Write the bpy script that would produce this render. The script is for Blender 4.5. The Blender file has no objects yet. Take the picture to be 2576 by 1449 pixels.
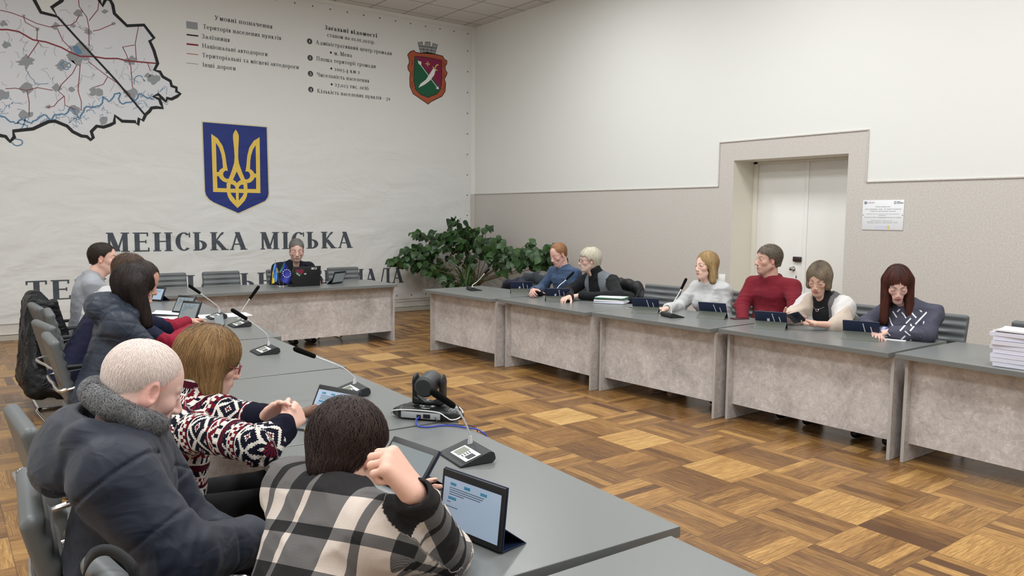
import bpy, bmesh, math, random
import numpy as np
from mathutils import Vector, Matrix
S = bpy.context.scene
COL = S.collection
pi = math.pi
# ------------------------------------------------------------------ camera
W_, H_ = 2576, 1449
CF, CYAW, CPIT, CROL = 1945.57, 0.6445, 0.0922, 0.0090
CO = np.array([-7.8795, -11.6308, 1.6303])
def _rot():
    cy, sy, cp, sp = math.cos(CYAW), math.sin(CYAW), math.cos(CPIT), math.sin(CPIT)
    f = np.array([sy*cp, cy*cp, -sp]); r = np.array([cy, -sy, 0]); u = np.cross(r, f)
    c, s = math.cos(CROL), math.sin(CROL)
    return np.array([c*r+s*u, -s*r+c*u, f])
CR = _rot()
cam = bpy.data.cameras.new('camera'); camo = bpy.data.objects.new('camera', cam); COL.objects.link(camo)
cam.sensor_width = 36; cam.lens = CF/W_*36; cam.clip_start = .05; cam.clip_end = 60
camo.matrix_world = Matrix(((CR[0][0], CR[1][0], -CR[2][0], CO[0]), (CR[0][1], CR[1][1], -CR[2][1], CO[1]), (CR[0][2], CR[1][2], -CR[2][2], CO[2]), (0, 0, 0, 1)))
S.camera = camo
# measured photo points -> room coordinates (a ray met with a known plane or depth)
def ray(px, py): return CR.T @ np.array([(px-W_/2)/CF, -(py-H_/2)/CF, 1.0])
def pl(px, py, ax, v):
    d = ray(px, py); return CO + (v-CO[ax])/d[ax]*d
def pz(px, py, z=.75): return pl(px, py, 2, z)
def pY(px, py, y=0.): return pl(px, py, 1, y)
def pX(px, py, x=0.): return pl(px, py, 0, x)
def pd(px, py, d): return CO + ray(px, py)*d
# ------------------------------------------------------------------ light and exposure
w = bpy.data.worlds.new('world'); S.world = w; w.use_nodes = True
w.node_tree.nodes['Background'].inputs[0].default_value = (.9, .95, 1, 1)
w.node_tree.nodes['Background'].inputs[1].default_value = .3
S.view_settings.view_transform = 'Standard'; S.view_settings.look = 'None'; S.view_settings.gamma = 1
S.view_settings.use_curve_mapping = False
S.view_settings.exposure = 0.17
def area(name, loc, sx, sy, power, col=(.955, .99, 1), rot=(0, 0, 0), spread=180):
    l = bpy.data.lights.new(name, 'AREA'); l.shape = 'RECTANGLE'; l.size = sx; l.size_y = sy; l.energy = power; l.color = col
    l.spread = math.radians(spread)
    o = bpy.data.objects.new(name, l); o.location = loc; o.rotation_euler = rot; COL.objects.link(o); return o
for lx in (-8.3, -5.3, -2.3):
    for ly in (-4.0, -7.0, -10.0, -13.0):
        area('ceiling_panel_lamp', (lx, ly, 4.92), 1.2, .6, 64 if ly > -5 else 62)
area('window_daylight', (-10.35, -8.0, 2.4), 9, 2.4, 60, (.9, .97, 1), (0, -pi/2, 0))
# ------------------------------------------------------------------ node expression helper
class NT:
    def __init__(s, mat): s.t = mat.node_tree
    def n(s, typ, **kw):
        nd = s.t.nodes.new(typ)
        for k, v in kw.items(): setattr(nd, k, v)
        return nd
    def con(s, sock, v):
        if isinstance(v, E_): s.t.links.new(v.o, sock)
        elif hasattr(v, 'is_linked'): s.t.links.new(v, sock)
        elif isinstance(v, (tuple, list)) and sock.type == 'RGBA' and len(v) == 3: sock.default_value = (*v, 1)
        else: sock.default_value = v
    def m(s, op, *a, clamp=False):
        nd = s.n('ShaderNodeMath', operation=op, use_clamp=clamp)
        for i, x in enumerate(a): s.con(nd.inputs[i], x)
        return E_(s, nd.outputs[0])
    def mix(s, f, a, b):
        nd = s.n('ShaderNodeMix', data_type='RGBA'); s.con(nd.inputs[0], f); s.con(nd.inputs[6], a); s.con(nd.inputs[7], b)
        return E_(s, nd.outputs[2])
    def noise(s, vec, scale, detail=3, rough=.5, dist=0, out='Fac'):
        nd = s.n('ShaderNodeTexNoise'); s.con(nd.inputs['Vector'], vec); s.con(nd.inputs['Scale'], scale)
        nd.inputs['Detail'].default_value = detail; nd.inputs['Roughness'].default_value = rough; nd.inputs['Distortion'].default_value = dist
        return E_(s, nd.outputs[out])
    def white(s, vec):
        nd = s.n('ShaderNodeTexWhiteNoise', noise_dimensions='3D'); s.con(nd.inputs['Vector'], vec); return E_(s, nd.outputs[0])
    def voro(s, vec, scale, feature='F1', out='Distance'):
        nd = s.n('ShaderNodeTexVoronoi', feature=feature); s.con(nd.inputs['Vector'], vec); s.con(nd.inputs['Scale'], scale); return E_(s, nd.outputs[out])
    def xyz(s, vec):
        nd = s.n('ShaderNodeSeparateXYZ'); s.con(nd.inputs[0], vec); return [E_(s, o) for o in nd.outputs]
    def vec(s, x, y, z):
        nd = s.n('ShaderNodeCombineXYZ')
        for i, v in enumerate((x, y, z)): s.con(nd.inputs[i], v)
        return E_(s, nd.outputs[0])
    def obj(s): return E_(s, s.n('ShaderNodeTexCoord').outputs['Object'])
    def pos(s): return E_(s, s.n('ShaderNodeNewGeometry').outputs['Position'])
    def attr(s, name, out='Vector'): return E_(s, s.n('ShaderNodeAttribute', attribute_name=name).outputs[out])
    def scale(s, v, k):
        nd = s.n('ShaderNodeVectorMath', operation='MULTIPLY'); s.con(nd.inputs[0], v); nd.inputs[1].default_value = k; return E_(s, nd.outputs[0])
    def ramp(s, f, pts, mode='LINEAR'):
        nd = s.n('ShaderNodeValToRGB'); s.con(nd.inputs[0], f); cr = nd.color_ramp; cr.interpolation = mode
        while len(cr.elements) < len(pts): cr.elements.new(.5)
        for e, (p, c) in zip(cr.elements, pts): e.position = p; e.color = (*c, 1) if len(c) == 3 else c
        return E_(s, nd.outputs[0])
    def bump(s, h, strength=.3, dist=.01, nrm=None):
        nd = s.n('ShaderNodeBump'); s.con(nd.inputs['Height'], h); nd.inputs['Strength'].default_value = strength; nd.inputs['Distance'].default_value = dist
        if nrm is not None: s.con(nd.inputs['Normal'], nrm)
        return E_(s, nd.outputs[0])
class E_:
    def __init__(s, nt, o): s.nt, s.o = nt, o
    def __add__(a, b): return a.nt.m('ADD', a, b)
    def __radd__(a, b): return a.nt.m('ADD', b, a)
    def __sub__(a, b): return a.nt.m('SUBTRACT', a, b)
    def __rsub__(a, b): return a.nt.m('SUBTRACT', b, a)
    def __mul__(a, b): return a.nt.m('MULTIPLY', a, b)
    __rmul__ = __mul__
    def __truediv__(a, b): return a.nt.m('DIVIDE', a, b)
    def __mod__(a, b): return a.nt.m('FLOORED_MODULO', a, b)
    def __lt__(a, b): return a.nt.m('LESS_THAN', a, b)
    def __gt__(a, b): return a.nt.m('GREATER_THAN', a, b)
    def fl(a): return a.nt.m('FLOOR', a)
    def ab(a): return a.nt.m('ABSOLUTE', a)
    def mn(a, b): return a.nt.m('MINIMUM', a, b)
    def mx(a, b): return a.nt.m('MAXIMUM', a, b)
    def fr(a): return a.nt.m('FRACT', a)
    def sn(a): return a.nt.m('SINE', a)
def srgb(*c):
    if len(c) == 1: c = c*3
    return tuple(((x/255)/12.92 if x/255 <= .04045 else ((x/255+.055)/1.055)**2.4) for x in c)
def mat(name, col=(.5, .5, .5), rough=.6, metal=0, fn=None, spec=.5, **kw):
    m = bpy.data.materials.new(name); m.use_nodes = True
    b = m.node_tree.nodes['Principled BSDF']
    b.inputs['Base Color'].default_value = (*col, 1); b.inputs['Roughness'].default_value = rough; b.inputs['Metallic'].default_value = metal
    b.inputs['Specular IOR Level'].default_value = spec
    for k, v in kw.items():
        b.inputs[k.replace('_', ' ')].default_value = v
    if fn:
        nt = NT(m); r = fn(nt)
        for k, v in r.items(): nt.con(b.inputs[k], v)
    return m
def fabric(name, col, rough=.85, sc=900, amt=.12, bump=.15, fold=.0, sheen=.04, var=.08):
    def fn(t):
        o = t.obj(); n = t.noise(o, sc, 2); n2 = t.noise(o, 9, 3)
        v = 1 - amt*.5 + n*amt + (n2-.5)*var
        c = t.mix(v*.5, (0, 0, 0), tuple(min(1, x*2) for x in col))
        nr = t.bump(n, bump, .002)
        if fold: nr = t.bump((t.noise(t.scale(o, (1, 1, 1.7)), 8, 2, .45, .9)-.5).ab()*-1., min(.6, fold), .03, nr)
        return {'Base Color': c, 'Normal': nr}
    return mat(name, col, rough, fn=fn, spec=.25, Sheen_Weight=sheen)
# ------------------------------------------------------------------ meshes and objects
def link(name, me, m=None, parent=None, smooth=True, sharp=35):
    o = bpy.data.objects.new(name, me); COL.objects.link(o)
    if m is not None:
        for x in (m if isinstance(m, (list, tuple)) else [m]): me.materials.append(x)
    if smooth:
        me.polygons.foreach_set('use_smooth', [True]*len(me.polygons))
        if sharp: me.set_sharp_from_angle(angle=math.radians(sharp))
    if parent is not None: o.parent = parent
    return o
def raw(name, v, f, m, parent=None, smooth=False, sharp=35):
    me = bpy.data.meshes.new(name); me.from_pydata([tuple(map(float, p)) for p in v], [], [tuple(int(i) for i in q) for q in f]); me.update()
    return link(name, me, m, parent, smooth, sharp)
def tag(o, label=None, cat=None, group=None, kind=None):
    if label: o['label'] = label
    if cat: o['category'] = cat
    if group: o['group'] = group
    if kind: o['kind'] = kind
    return o
def empty(name, loc=(0, 0, 0), rz=0, label=None, cat=None, group=None):
    o = bpy.data.objects.new(name, None); o.empty_display_size = .1; o.location = tuple(float(x) for x in loc); o.rotation_euler = (0, 0, rz); COL.objects.link(o)
    return tag(o, label, cat, group)
def copy_tree(o, loc=None, rz=None, label=None, parent=None, skip=()):
    c = o.copy(); COL.objects.link(c)
    if parent is not None: c.parent = parent
    for ch in [x for x in list(bpy.data.objects) if x.parent == o]:
        if ch.name.split('.')[0] not in skip: copy_tree(ch, parent=c)
    if loc is not None: c.location = tuple(float(x) for x in loc)
    if rz is not None: c.rotation_euler = (0, 0, rz)
    if label: c['label'] = label
    return c
class MB:
    def __init__(s): s.b = bmesh.new()
    def box(s, lo, hi, bev=0, M=None, seg=2, mi=0):
        b = bmesh.new(); bmesh.ops.create_cube(b, size=1)
        for v in b.verts: v.co = Vector([lo[i]+(v.co[i]+.5)*(hi[i]-lo[i]) for i in range(3)])
        if bev: bmesh.ops.bevel(b, geom=b.edges[:], offset=bev, segments=seg, profile=.5, affect='EDGES')
        return s.add(b, M, mi)
    def add(s, b, M=None, mi=0):
        if M is not None: bmesh.ops.transform(b, matrix=M, verts=b.verts)
        for f in b.faces: f.material_index = mi
        me = bpy.data.meshes.new('t'); b.to_mesh(me); b.free(); s.b.from_mesh(me); bpy.data.meshes.remove(me); return s
    def pf(s, v, f, M=None, mi=0):
        b = bmesh.new(); vs = [b.verts.new(tuple(map(float, p))) for p in v]
        for q in f:
            try: b.faces.new([vs[int(i)] for i in q])
            except ValueError: pass
        return s.add(b, M, mi)
    def cyl(s, p0, p1, r0, r1=None, n=20, mi=0):
        r1 = r0 if r1 is None else r1
        return s.tube([p0, p1], [r0, r1], n, mi)
    def tube(s, P, R, n=12, mi=0, caps=True):
        P = [Vector(tuple(map(float, p))) for p in P]
        if not isinstance(R, (list, tuple)): R = [R]*len(P)
        t0 = (P[1]-P[0]).normalized(); up = Vector((0, 0, 1)) if abs(t0.z) < .9 else Vector((1, 0, 0))
        u = t0.cross(up).normalized(); vs = []; f = []
        for i, p in enumerate(P):
            t = (P[min(i+1, len(P)-1)]-P[max(i-1, 0)]).normalized()
            u = (u-t*u.dot(t)).normalized(); w_ = t.cross(u)
            for k in range(n):
                a = 2*pi*k/n; vs.append(p+(u*math.cos(a)+w_*math.sin(a))*R[i])
        for i in range(len(P)-1):
            for k in range(n): f.append((i*n+k, i*n+(k+1) % n, (i+1)*n+(k+1) % n, (i+1)*n+k))
        if caps: f += [tuple(range(n-1, -1, -1)), tuple(range((len(P)-1)*n, len(P)*n))]
        return s.pf(vs, f, None, mi)
    def lathe(s, prof, n=28, M=None, mi=0):
        vs = [(r*math.cos(2*pi*k/n), r*math.sin(2*pi*k/n), z) for r, z in prof for k in range(n)]
        f = [(i*n+k, i*n+(k+1) % n, (i+1)*n+(k+1) % n, (i+1)*n+k) for i in range(len(prof)-1) for k in range(n)]
        f += [tuple(range(n-1, -1, -1)), tuple(range((len(prof)-1)*n, len(prof)*n))]
        return s.pf(vs, f, M, mi)
    def prism(s, poly, h, M=None, mi=0, bev=0):
        n = len(poly); b = bmesh.new()
        lo = [b.verts.new((p[0], p[1], 0)) for p in poly]; hi = [b.verts.new((p[0], p[1], h)) for p in poly]
        b.faces.new(lo[::-1]); b.faces.new(hi)
        for i in range(n): b.faces.new((lo[i], lo[(i+1) % n], hi[(i+1) % n], hi[i]))
        if bev: bmesh.ops.bevel(b, geom=b.edges[:], offset=bev, segments=2, affect='EDGES')
        return s.add(b, M, mi)
    def sphere(s, c, r, n=16, M=None, mi=0):
        b = bmesh.new(); bmesh.ops.create_uvsphere(b, u_segments=n*2, v_segments=n, radius=1)
        r = (r, r, r) if not isinstance(r, (tuple, list)) else r
        for v in b.verts: v.co = Vector((v.co.x*r[0]+c[0], v.co.y*r[1]+c[1], v.co.z*r[2]+c[2]))
        return s.add(b, M, mi)
    def build(s, name, m, parent=None, smooth=True, sharp=35, rec=True):
        me = bpy.data.meshes.new(name)
        if rec: bmesh.ops.recalc_face_normals(s.b, faces=s.b.faces)
        s.b.to_mesh(me); s.b.free()
        return link(name, me, m, parent, smooth, sharp)
def spline(P, n=8):
    P = [np.array(p, float) for p in P]; out = []
    for i in range(len(P)-1):
        p0, p1, p2, p3 = P[max(i-1, 0)], P[i], P[i+1], P[min(i+2, len(P)-1)]
        for t in np.linspace(0, 1, n, endpoint=False):
            out.append(.5*((2*p1)+(-p0+p2)*t+(2*p0-5*p1+4*p2-p3)*t*t+(-p0+3*p1-3*p2+p3)*t**3))
    out.append(P[-1]); return out
def frame(o, x, y=None, z=None):
    """matrix with origin o, x axis x; y hint"""
    x = Vector(tuple(map(float, x))).normalized(); z = Vector(tuple(map(float, z or (0, 0, 1))))
    y = z.cross(x).normalized(); z = x.cross(y)
    return Matrix(((x.x, y.x, z.x, o[0]), (x.y, y.y, z.y, o[1]), (x.z, y.z, z.z, o[2]), (0, 0, 0, 1)))
# ------------------------------------------------------------------ smooth bodies: distance fields meshed with surface nets
def A(*x): return np.array(x, float)
def _vn(P, s, seed=0):
    """cheap value noise, vectorised"""
    Q = P*s+seed*17.31; I = np.floor(Q).astype(np.int64); F = Q-I; F = F*F*(3-2*F); r = 0
    for dx in (0, 1):
        for dy in (0, 1):
            for dz in (0, 1):
                h = ((I[..., 0]+dx)*374761393+(I[..., 1]+dy)*668265263+(I[..., 2]+dz)*2147483647+seed*974711)
                h = (h ^ (h >> 13))*1274126177; h = (h ^ (h >> 16)) & 0xffffff
                r = r+(h/16777216.)*(F[..., 0] if dx else 1-F[..., 0])*(F[..., 1] if dy else 1-F[..., 1])*(F[..., 2] if dz else 1-F[..., 2])
    return r
def vnoise(P, s, seed=0, oct=2): return sum(_vn(P, s*2**o, seed+o)*.5**o for o in range(oct))/sum(.5**o for o in range(oct))-.5
def cone(a, b, ra, rb):
    a = A(*a); b = A(*b); ab = b-a; l2 = max(ab@ab, 1e-9)
    def f(P):
        h = np.clip(((P-a)@ab)/l2, 0, 1); return np.linalg.norm(P-a-h[..., None]*ab, axis=-1)-(ra+(rb-ra)*h)
    return f, (a+b)/2, np.linalg.norm(ab)/2+max(ra, rb)
def ell(c, r, R=None):
    c = A(*c); r = A(*r) if not np.isscalar(r) else A(r, r, r)
    def f(P):
        q = P-c
        if R is not None: q = q@R
        k0 = np.linalg.norm(q/r, axis=-1); k1 = np.linalg.norm(q/(r*r), axis=-1); return k0*(k0-1)/np.maximum(k1, 1e-6)
    return f, c, max(r)
def rbox(c, h, rd, R=None):
    c = A(*c); h = A(*h)
    def f(P):
        q = P-c
        if R is not None: q = q@R
        q = np.abs(q)-h+rd; return np.linalg.norm(np.maximum(q, 0), axis=-1)+np.minimum(q.max(-1), 0)-rd
    return f, c, np.linalg.norm(h)
def half(p, n):
    p = A(*p); n = A(*n)/np.linalg.norm(n); return (lambda P: (p-P)@n), p, 9.
def rotm(yaw=0, pitch=0, roll=0):
    """columns = local axes; yaw about z, pitch nods +x downward, roll tips +y up"""
    cy, sy, cp, sp, cr, sr = math.cos(yaw), math.sin(yaw), math.cos(pitch), math.sin(pitch), math.cos(roll), math.sin(roll)
    Z = A(cy, -sy, 0, sy, cy, 0, 0, 0, 1).reshape(3, 3); Y = A(cp, 0, sp, 0, 1, 0, -sp, 0, cp).reshape(3, 3); X = A(1, 0, 0, 0, cr, -sr, 0, sr, cr).reshape(3, 3)
    return Z@Y@X
def xf(op, R, t, s=1.):
    f, c, r = op; R = np.array(R); t = A(*t)
    return (lambda P: f((P-t)@R/s)*s), t+R@c*s, r*s
def smin(a, b, k):
    if k <= 0: return np.minimum(a, b)
    h = np.maximum(k-np.abs(a-b), 0)/k; return np.minimum(a, b)-h*h*k*.25
def smax(a, b, k): return -smin(-a, -b, k)
def ev(ops, P):
    d = np.full(P.shape[:-1], .25)
    for (f, c, r), mode, k in ops:
        v = f(P); d = smin(d, v, k) if mode == '+' else smax(d, -v, k) if mode == '-' else smax(d, v, k) if mode == '&' else d+v
    return d
def sdf_mesh(ops, res, lo, hi, B=12):
    bs = B*res; lo = A(*lo); hi = A(*hi); nb = np.ceil((hi-lo)/bs).astype(int)
    g = np.stack(np.meshgrid(*[np.arange(n) for n in nb], indexing='ij'), -1).reshape(-1, 3)
    hd = bs*.5*math.sqrt(3)
    c = lo+(g+.5)*bs
    g = g[np.abs(ev(ops, c)) < hd*1.5+.012]; c = lo+(g+.5)*bs
    ii = np.arange(B+1); n = B+1
    loc = np.stack(np.meshgrid(ii, ii, ii, indexing='ij'), -1).reshape(-1, 3)
    F = np.empty((len(g), n**3))
    for s0 in range(0, len(g), 150):
        gg = g[s0:s0+150]; cc = c[s0:s0+150]
        P = lo+(gg[:, None]*B+loc[None])*res; D = np.full(P.shape[:2], .25)
        for (f, oc, r), mode, k in ops:
            near = np.linalg.norm(cc-oc, axis=1)-r < hd+.05
            if not near.any(): continue
            v = f(P[near]); d = D[near]
            D[near] = smin(d, v, k) if mode == '+' else smax(d, -v, k) if mode == '-' else smax(d, v, k) if mode == '&' else d+v
        F[s0:s0+150] = D
    F = F.reshape(-1, n, n, n); s = F < 0
    cnt = sum(s[:, a:a+B, b:b+B, d:d+B].astype(np.int8) for a in (0, 1) for b in (0, 1) for d in (0, 1))
    act = (cnt > 0) & (cnt < 8); bi, i, j, k = np.nonzero(act)
    C = [(a, b, d) for a in (0, 1) for b in (0, 1) for d in (0, 1)]
    fv = {q: F[bi, i+q[0], j+q[1], k+q[2]] for q in C}; acc = np.zeros((len(bi), 3)); num = np.zeros(len(bi))
    for q in C:
        for ax in range(3):
            if q[ax] == 0:
                q2 = list(q); q2[ax] = 1; q2 = tuple(q2); a, b = fv[q], fv[q2]; x = (a < 0) != (b < 0)
                t = np.where(x, a/np.where(a-b == 0, 1, a-b), 0); p = np.tile(np.array(q, float), (len(bi), 1)); p[:, ax] += t
                acc += p*x[:, None]; num += x
    gi = g[bi]*B+np.stack([i, j, k], -1); V = lo+(gi+acc/num[:, None])*res
    NN = nb*B+4; key = ((gi[:, 0]+1)*NN[1]+gi[:, 1]+1)*NN[2]+gi[:, 2]+1; o = np.argsort(key); ks = key[o]; V = V[o]
    faces = []
    for ax in range(3):
        sl = [slice(0, B)]*3; s2 = list(sl); s2[ax] = slice(1, B+1)
        a = s[:, sl[0], sl[1], sl[2]]; b = s[:, s2[0], s2[1], s2[2]]
        bi, i, j, k = np.nonzero(a != b); G = g[bi]*B+np.stack([i, j, k], -1); u, v = (ax+1) % 3, (ax+2) % 3
        qs = []
        for du, dv in ((-1, -1), (0, -1), (0, 0), (-1, 0)):
            H = G.copy(); H[:, u] += du; H[:, v] += dv
            kk = ((H[:, 0]+1)*NN[1]+H[:, 1]+1)*NN[2]+H[:, 2]+1; ix = np.clip(np.searchsorted(ks, kk), 0, len(ks)-1)
            qs.append(np.where(ks[ix] == kk, ix, -1))
        q = np.stack(qs, -1); fl = ~a[bi, i, j, k]; q[fl] = q[fl][:, ::-1]; faces.append(q[(q >= 0).all(1)])
    return V, np.concatenate(faces)
def npmesh(name, V, Fq, m, parent=None, col=None, uv=None, smooth=True):
    me = bpy.data.meshes.new(name); V = np.ascontiguousarray(V, dtype=np.float32); Fq = np.asarray(Fq, dtype=np.int32); k = Fq.shape[1]
    me.vertices.add(len(V)); me.vertices.foreach_set('co', V.ravel()); me.loops.add(Fq.size); me.loops.foreach_set('vertex_index', Fq.ravel())
    me.polygons.add(len(Fq)); me.polygons.foreach_set('loop_start', np.arange(0, Fq.size, k, dtype=np.int32))
    me.update(calc_edges=True); me.validate()
    if col is not None:
        c = np.ones((len(V), 4), np.float32); c[:, :3] = col; at = me.attributes.new('col', 'FLOAT_COLOR', 'POINT'); at.data.foreach_set('color', c.ravel())
    if uv is not None:
        at = me.attributes.new('puv', 'FLOAT_VECTOR', 'POINT'); at.data.foreach_set('vector', np.ascontiguousarray(uv, np.float32).ravel())
    return link(name, me, m, parent, smooth, None)
def sdf_obj(name, ops, res, lo, hi, m, parent=None, colfn=None, uvfn=None, relax=1):
    V, Fq = sdf_mesh(ops, res, lo, hi)
    for _ in range(relax):   # a light smoothing of the lattice
        acc = np.zeros_like(V); n = np.zeros(len(V))
        for a in range(4):
            np.add.at(acc, Fq[:, a], V[Fq[:, (a+1) % 4]]); np.add.at(n, Fq[:, a], 1)
        V = V*.5+.5*acc/np.maximum(n, 1)[:, None]
    return npmesh(name, V, Fq, m, parent, colfn(V) if colfn else None, uvfn(V) if uvfn else None)
# ------------------------------------------------------------------ a drawn serif alphabet (flat printed letters)
def glyph(ch, T, t, s):
    P = []; up = ch.upper() == ch or ch in '0123456789'; xh = .70
    low = not up; h = xh if low else 1.; c = ch.upper()
    def R(x0, y0, x1, y1): P.append([(x0, y0), (x1, y0), (x1, y1), (x0, y1)])
    def Ht(x0, x1, y): R(x0, y-t/2, x1, y+t/2)
    def V(x, y0=0, y1=None, W=None, sf='tb'):
        y1 = h if y1 is None else y1; W = W or T; R(x-W/2, y0, x+W/2, y1)
        if 'b' in sf: R(x-W/2-s, y0, x+W/2+s, y0+t*.8)
        if 't' in sf: R(x-W/2-s, y1-t*.8, x+W/2+s, y1)
    def D(x0, y0, x1, y1, W): P.append([(x0-W/2, y0), (x0+W/2, y0), (x1+W/2, y1), (x1-W/2, y1)])
    def sf(x, y, W=T, up_=0): R(x-W/2-s, y-(t*.8 if up_ else 0), x+W/2+s, y+(0 if up_ else t*.8))
    def Ar(cx, cy, rx, ry, a0, a1, W=None, w2=None):
        W = W or T; w2 = w2 or t; n = max(5, int(abs(a1-a0)/12))
        for i in range(n):
            q = []
            for a, k in ((a0+(a1-a0)*i/n, 0), (a0+(a1-a0)*(i+1)/n, 0), (a0+(a1-a0)*(i+1)/n, 1), (a0+(a1-a0)*i/n, 1)):
                a = math.radians(a); q.append((cx+(rx-k*W)*math.cos(a), cy+(ry-k*w2)*math.sin(a)))
            P.append(q)
    def dot(x, y, r=None):
        r = r or T*.62; P.append([(x+r*math.cos(k*pi/4), y+r*math.sin(k*pi/4)) for k in range(8)])
    k = h*.95 if low else 1.
    L = .05+s+T/2
    if c == ' ': return P, .30
    if ch == '.': dot(.12, T*.6); return P, .25
    if ch == ',': dot(.12, T*.6); D(.08, -.14, .15, .02, t); return P, .25
    if ch == '-': Ht(.05, .36, .33); return P, .42
    if ch == '0': Ar(.31, .35, .27, .35, 0, 360); return P, .64
    if ch == '1': V(.2, 0, .7); return P, .42
    if ch == '2': Ar(.25, .48, .22, .22, -40, 160); D(.10, .04, .38, .36, T); Ht(.03, .5, t/2); R(.46, 0, .5, .14); return P, .56
    if ch == '3': Ar(.22, .53, .2, .17, -80, 150); Ar(.22, .11, .25, .27, -150, 80); return P, .52
    if ch == '4': V(.38, -.25, .7, sf='b'); D(.07, .1, .36, .7, t); Ht(.03, .56, .1); return P, .6
    if ch == '7': Ht(.04, .5, .7-t/2); D(.17, -.25, .46, .68, T*.8); R(.04, .55, .07, .7); return P, .54
    if ch == '9': Ar(.27, .45, .24, .25, 0, 360); Ar(.17, .35, .34, .55, -65, 10, T, t); return P, .58
    if ch == 'а':
        V(.42, 0, .5, sf=''); R(.42, 0, .56, t*.8); Ar(.25, .48, .215, .22, 0, 150, T, t); Ar(.25, .2, .21, .2, 90, 290, T*.9, t); Ht(.25, .42, .40-t/2); return P, .58
    if ch == 'е': Ar(.3, .35, .26, .35, 0, 320); Ht(.1, .56, .38); return P, .6
    if ch == 'о': Ar(.32, .35, .29, .35, 0, 360); return P, .64
    if ch == 'с': Ar(.3, .35, .27, .35, 45, 318); D(.47, .5, .47, .65, T*.6); return P, .55
    if ch == 'р': V(.16, -.3, .7, sf='b'); R(.02, .7-t, .16, .7); Ar(.33, .35, .29, .35, -115, 115); return P, .66
    if ch == 'у': D(.28, -.05, .1, .7, T); D(.22, -.2, .52, .7, t*1.2); sf(.1, .7, T, 1); sf(.52, .7, t, 1); dot(.13, -.2); return P, .62
    if ch == 'б': Ar(.32, .33, .29, .33, 0, 360); Ar(.45, .45, .42, .5, 95, 190, T*.8, t); D(.36, .9, .52, 1.02, t*2); return P, .64
    if ch in 'іІїЇ':
        V(L); w = 2*L
        if low: V(L) if ch == 'і' else None
        if ch == 'і': dot(L, .92)
        if ch == 'ї': dot(L-.09, .92, T*.45); dot(L+.09, .92, T*.45)
        return P, w
    if c == 'Н': V(L); V(L+.5*k); Ht(L, L+.5*k, h*.52); return P, 2*L+.5*k
    if c == 'П': V(L); V(L+.5*k); Ht(L, L+.5*k, h-t/2); return P, 2*L+.5*k
    if c in 'ИЙ':
        V(L); V(L+.5*k); D(L+.02, .06, L+.48*k, h-.04, t*1.4)
        if c == 'Й': Ar(L+.25*k, h+.26, .13, .16, 200, 340, t*1.3, t*1.3)
        return P, 2*L+.5*k
    if c in 'ЦЩШ':
        V(L, sf='t'); V(L+.46*k, sf='t'); w = 2*L+.46*k
        if c != 'Ц': V(L+.92*k, sf='t'); w += .46*k
        Ht(L, w-L, t/2)
        if c != 'Ш': R(w-L, 0, w-L+T*.9, t); R(w-L+T*.4, -.17, w-L+T*.9, t)
        return P, w
    if c == 'Т': V(L+.17*k, sf='b'); w = 2*L+.34*k; Ht(.03, w-.03, h-t/2); R(.03, h-.2*k, .03+t, h); R(w-.03-t, h-.2*k, w-.03, h); return P, w
    if c == 'Г': V(L); Ht(L, L+.42*k, h-t/2); R(L+.42*k-t, h-.22*k, L+.42*k, h); return P, L+.48*k
    if c == 'Е':
        V(L); w = L+.52*k
        for y, x1 in ((h-t/2, w-.04), (h*.52, w-.12), (t/2, w)): Ht(L, x1, y)
        R(w-.04-t, h-.2*k, w-.04, h); R(w-.12-t*.8, h*.52-.09*k, w-.12, h*.52+.09*k); R(w-t, 0, w, .2*k); return P, w+.06
    if c == 'М': V(L, W=t*1.6); V(L+.66*k); D(L+.34*k, .03, L+.05, h, T*1.05); D(L+.33*k, .03, L+.62*k, h, t*1.3); return P, 2*L+.66*k
    if c == 'К': V(L); D(L+.06, h*.45, L+.36*k, h*.92, t*1.5); Ar(L+.43*k, h*.86, .12*k, .14*k, 60, 190, T*.6, T*.6); D(L+.52*k, 0, L+.12*k, h*.54, T*1.1); sf(L+.52*k, 0); return P, L+.62*k+s
    if c == 'А': D(.12, 0, .36*k+.04, h, t*1.3); D(.68*k+.02, 0, .34*k+.05, h, T*1.1); Ht(.2, .6*k, h*.32); sf(.12, 0, t); sf(.68*k+.02, 0); return P, .72*k+.12+s
    if c in 'ЛД':
        x0 = .12 if c == 'Л' else .2; D(x0, 0, x0+.22*k, h, t*1.3); V(x0+.52*k, sf='t' if c == 'Д' else 'tb'); Ht(x0+.17*k, x0+.52*k, h-t*.5)
        if c == 'Л': sf(x0, 0, t); return P, x0+.52*k+L
        w = x0+.52*k+L; Ht(.04, w-.02, t/2); R(.04, -.2*k, .04+t*1.2, t); R(w-.02-t*1.2, -.2*k, w-.02, t); return P, w+.02
    if c in 'ЬБ':
        V(L, sf='tb' if c == 'Ь' else 'tb'); Ar(L+.1*k, h*.28, .36*k, h*.28, -90, 90); Ht(L, L+.1*k, h*.56-t/2); Ht(L, L+.1*k, t/2)
        if c == 'Б': Ht(L, L+.44*k, h-t/2)
        return P, L+.52*k
    if c == 'Р': V(L); Ar(L+.12*k, h*.72, .36*k, h*.28, -90, 90); Ht(L, L+.12*k, h-t/2); Ht(L, L+.12*k, h*.44+t/2); return P, L+.54*k
    if c == 'В':
        V(L); Ar(L+.1*k, h*.75, .32*k, h*.25, -90, 90); Ar(L+.1*k, h*.265, .38*k, h*.265, -90, 90)
        for y in (h-t/2, h*.515, t/2): Ht(L, L+.12*k, y)
        return P, L+.54*k
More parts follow.
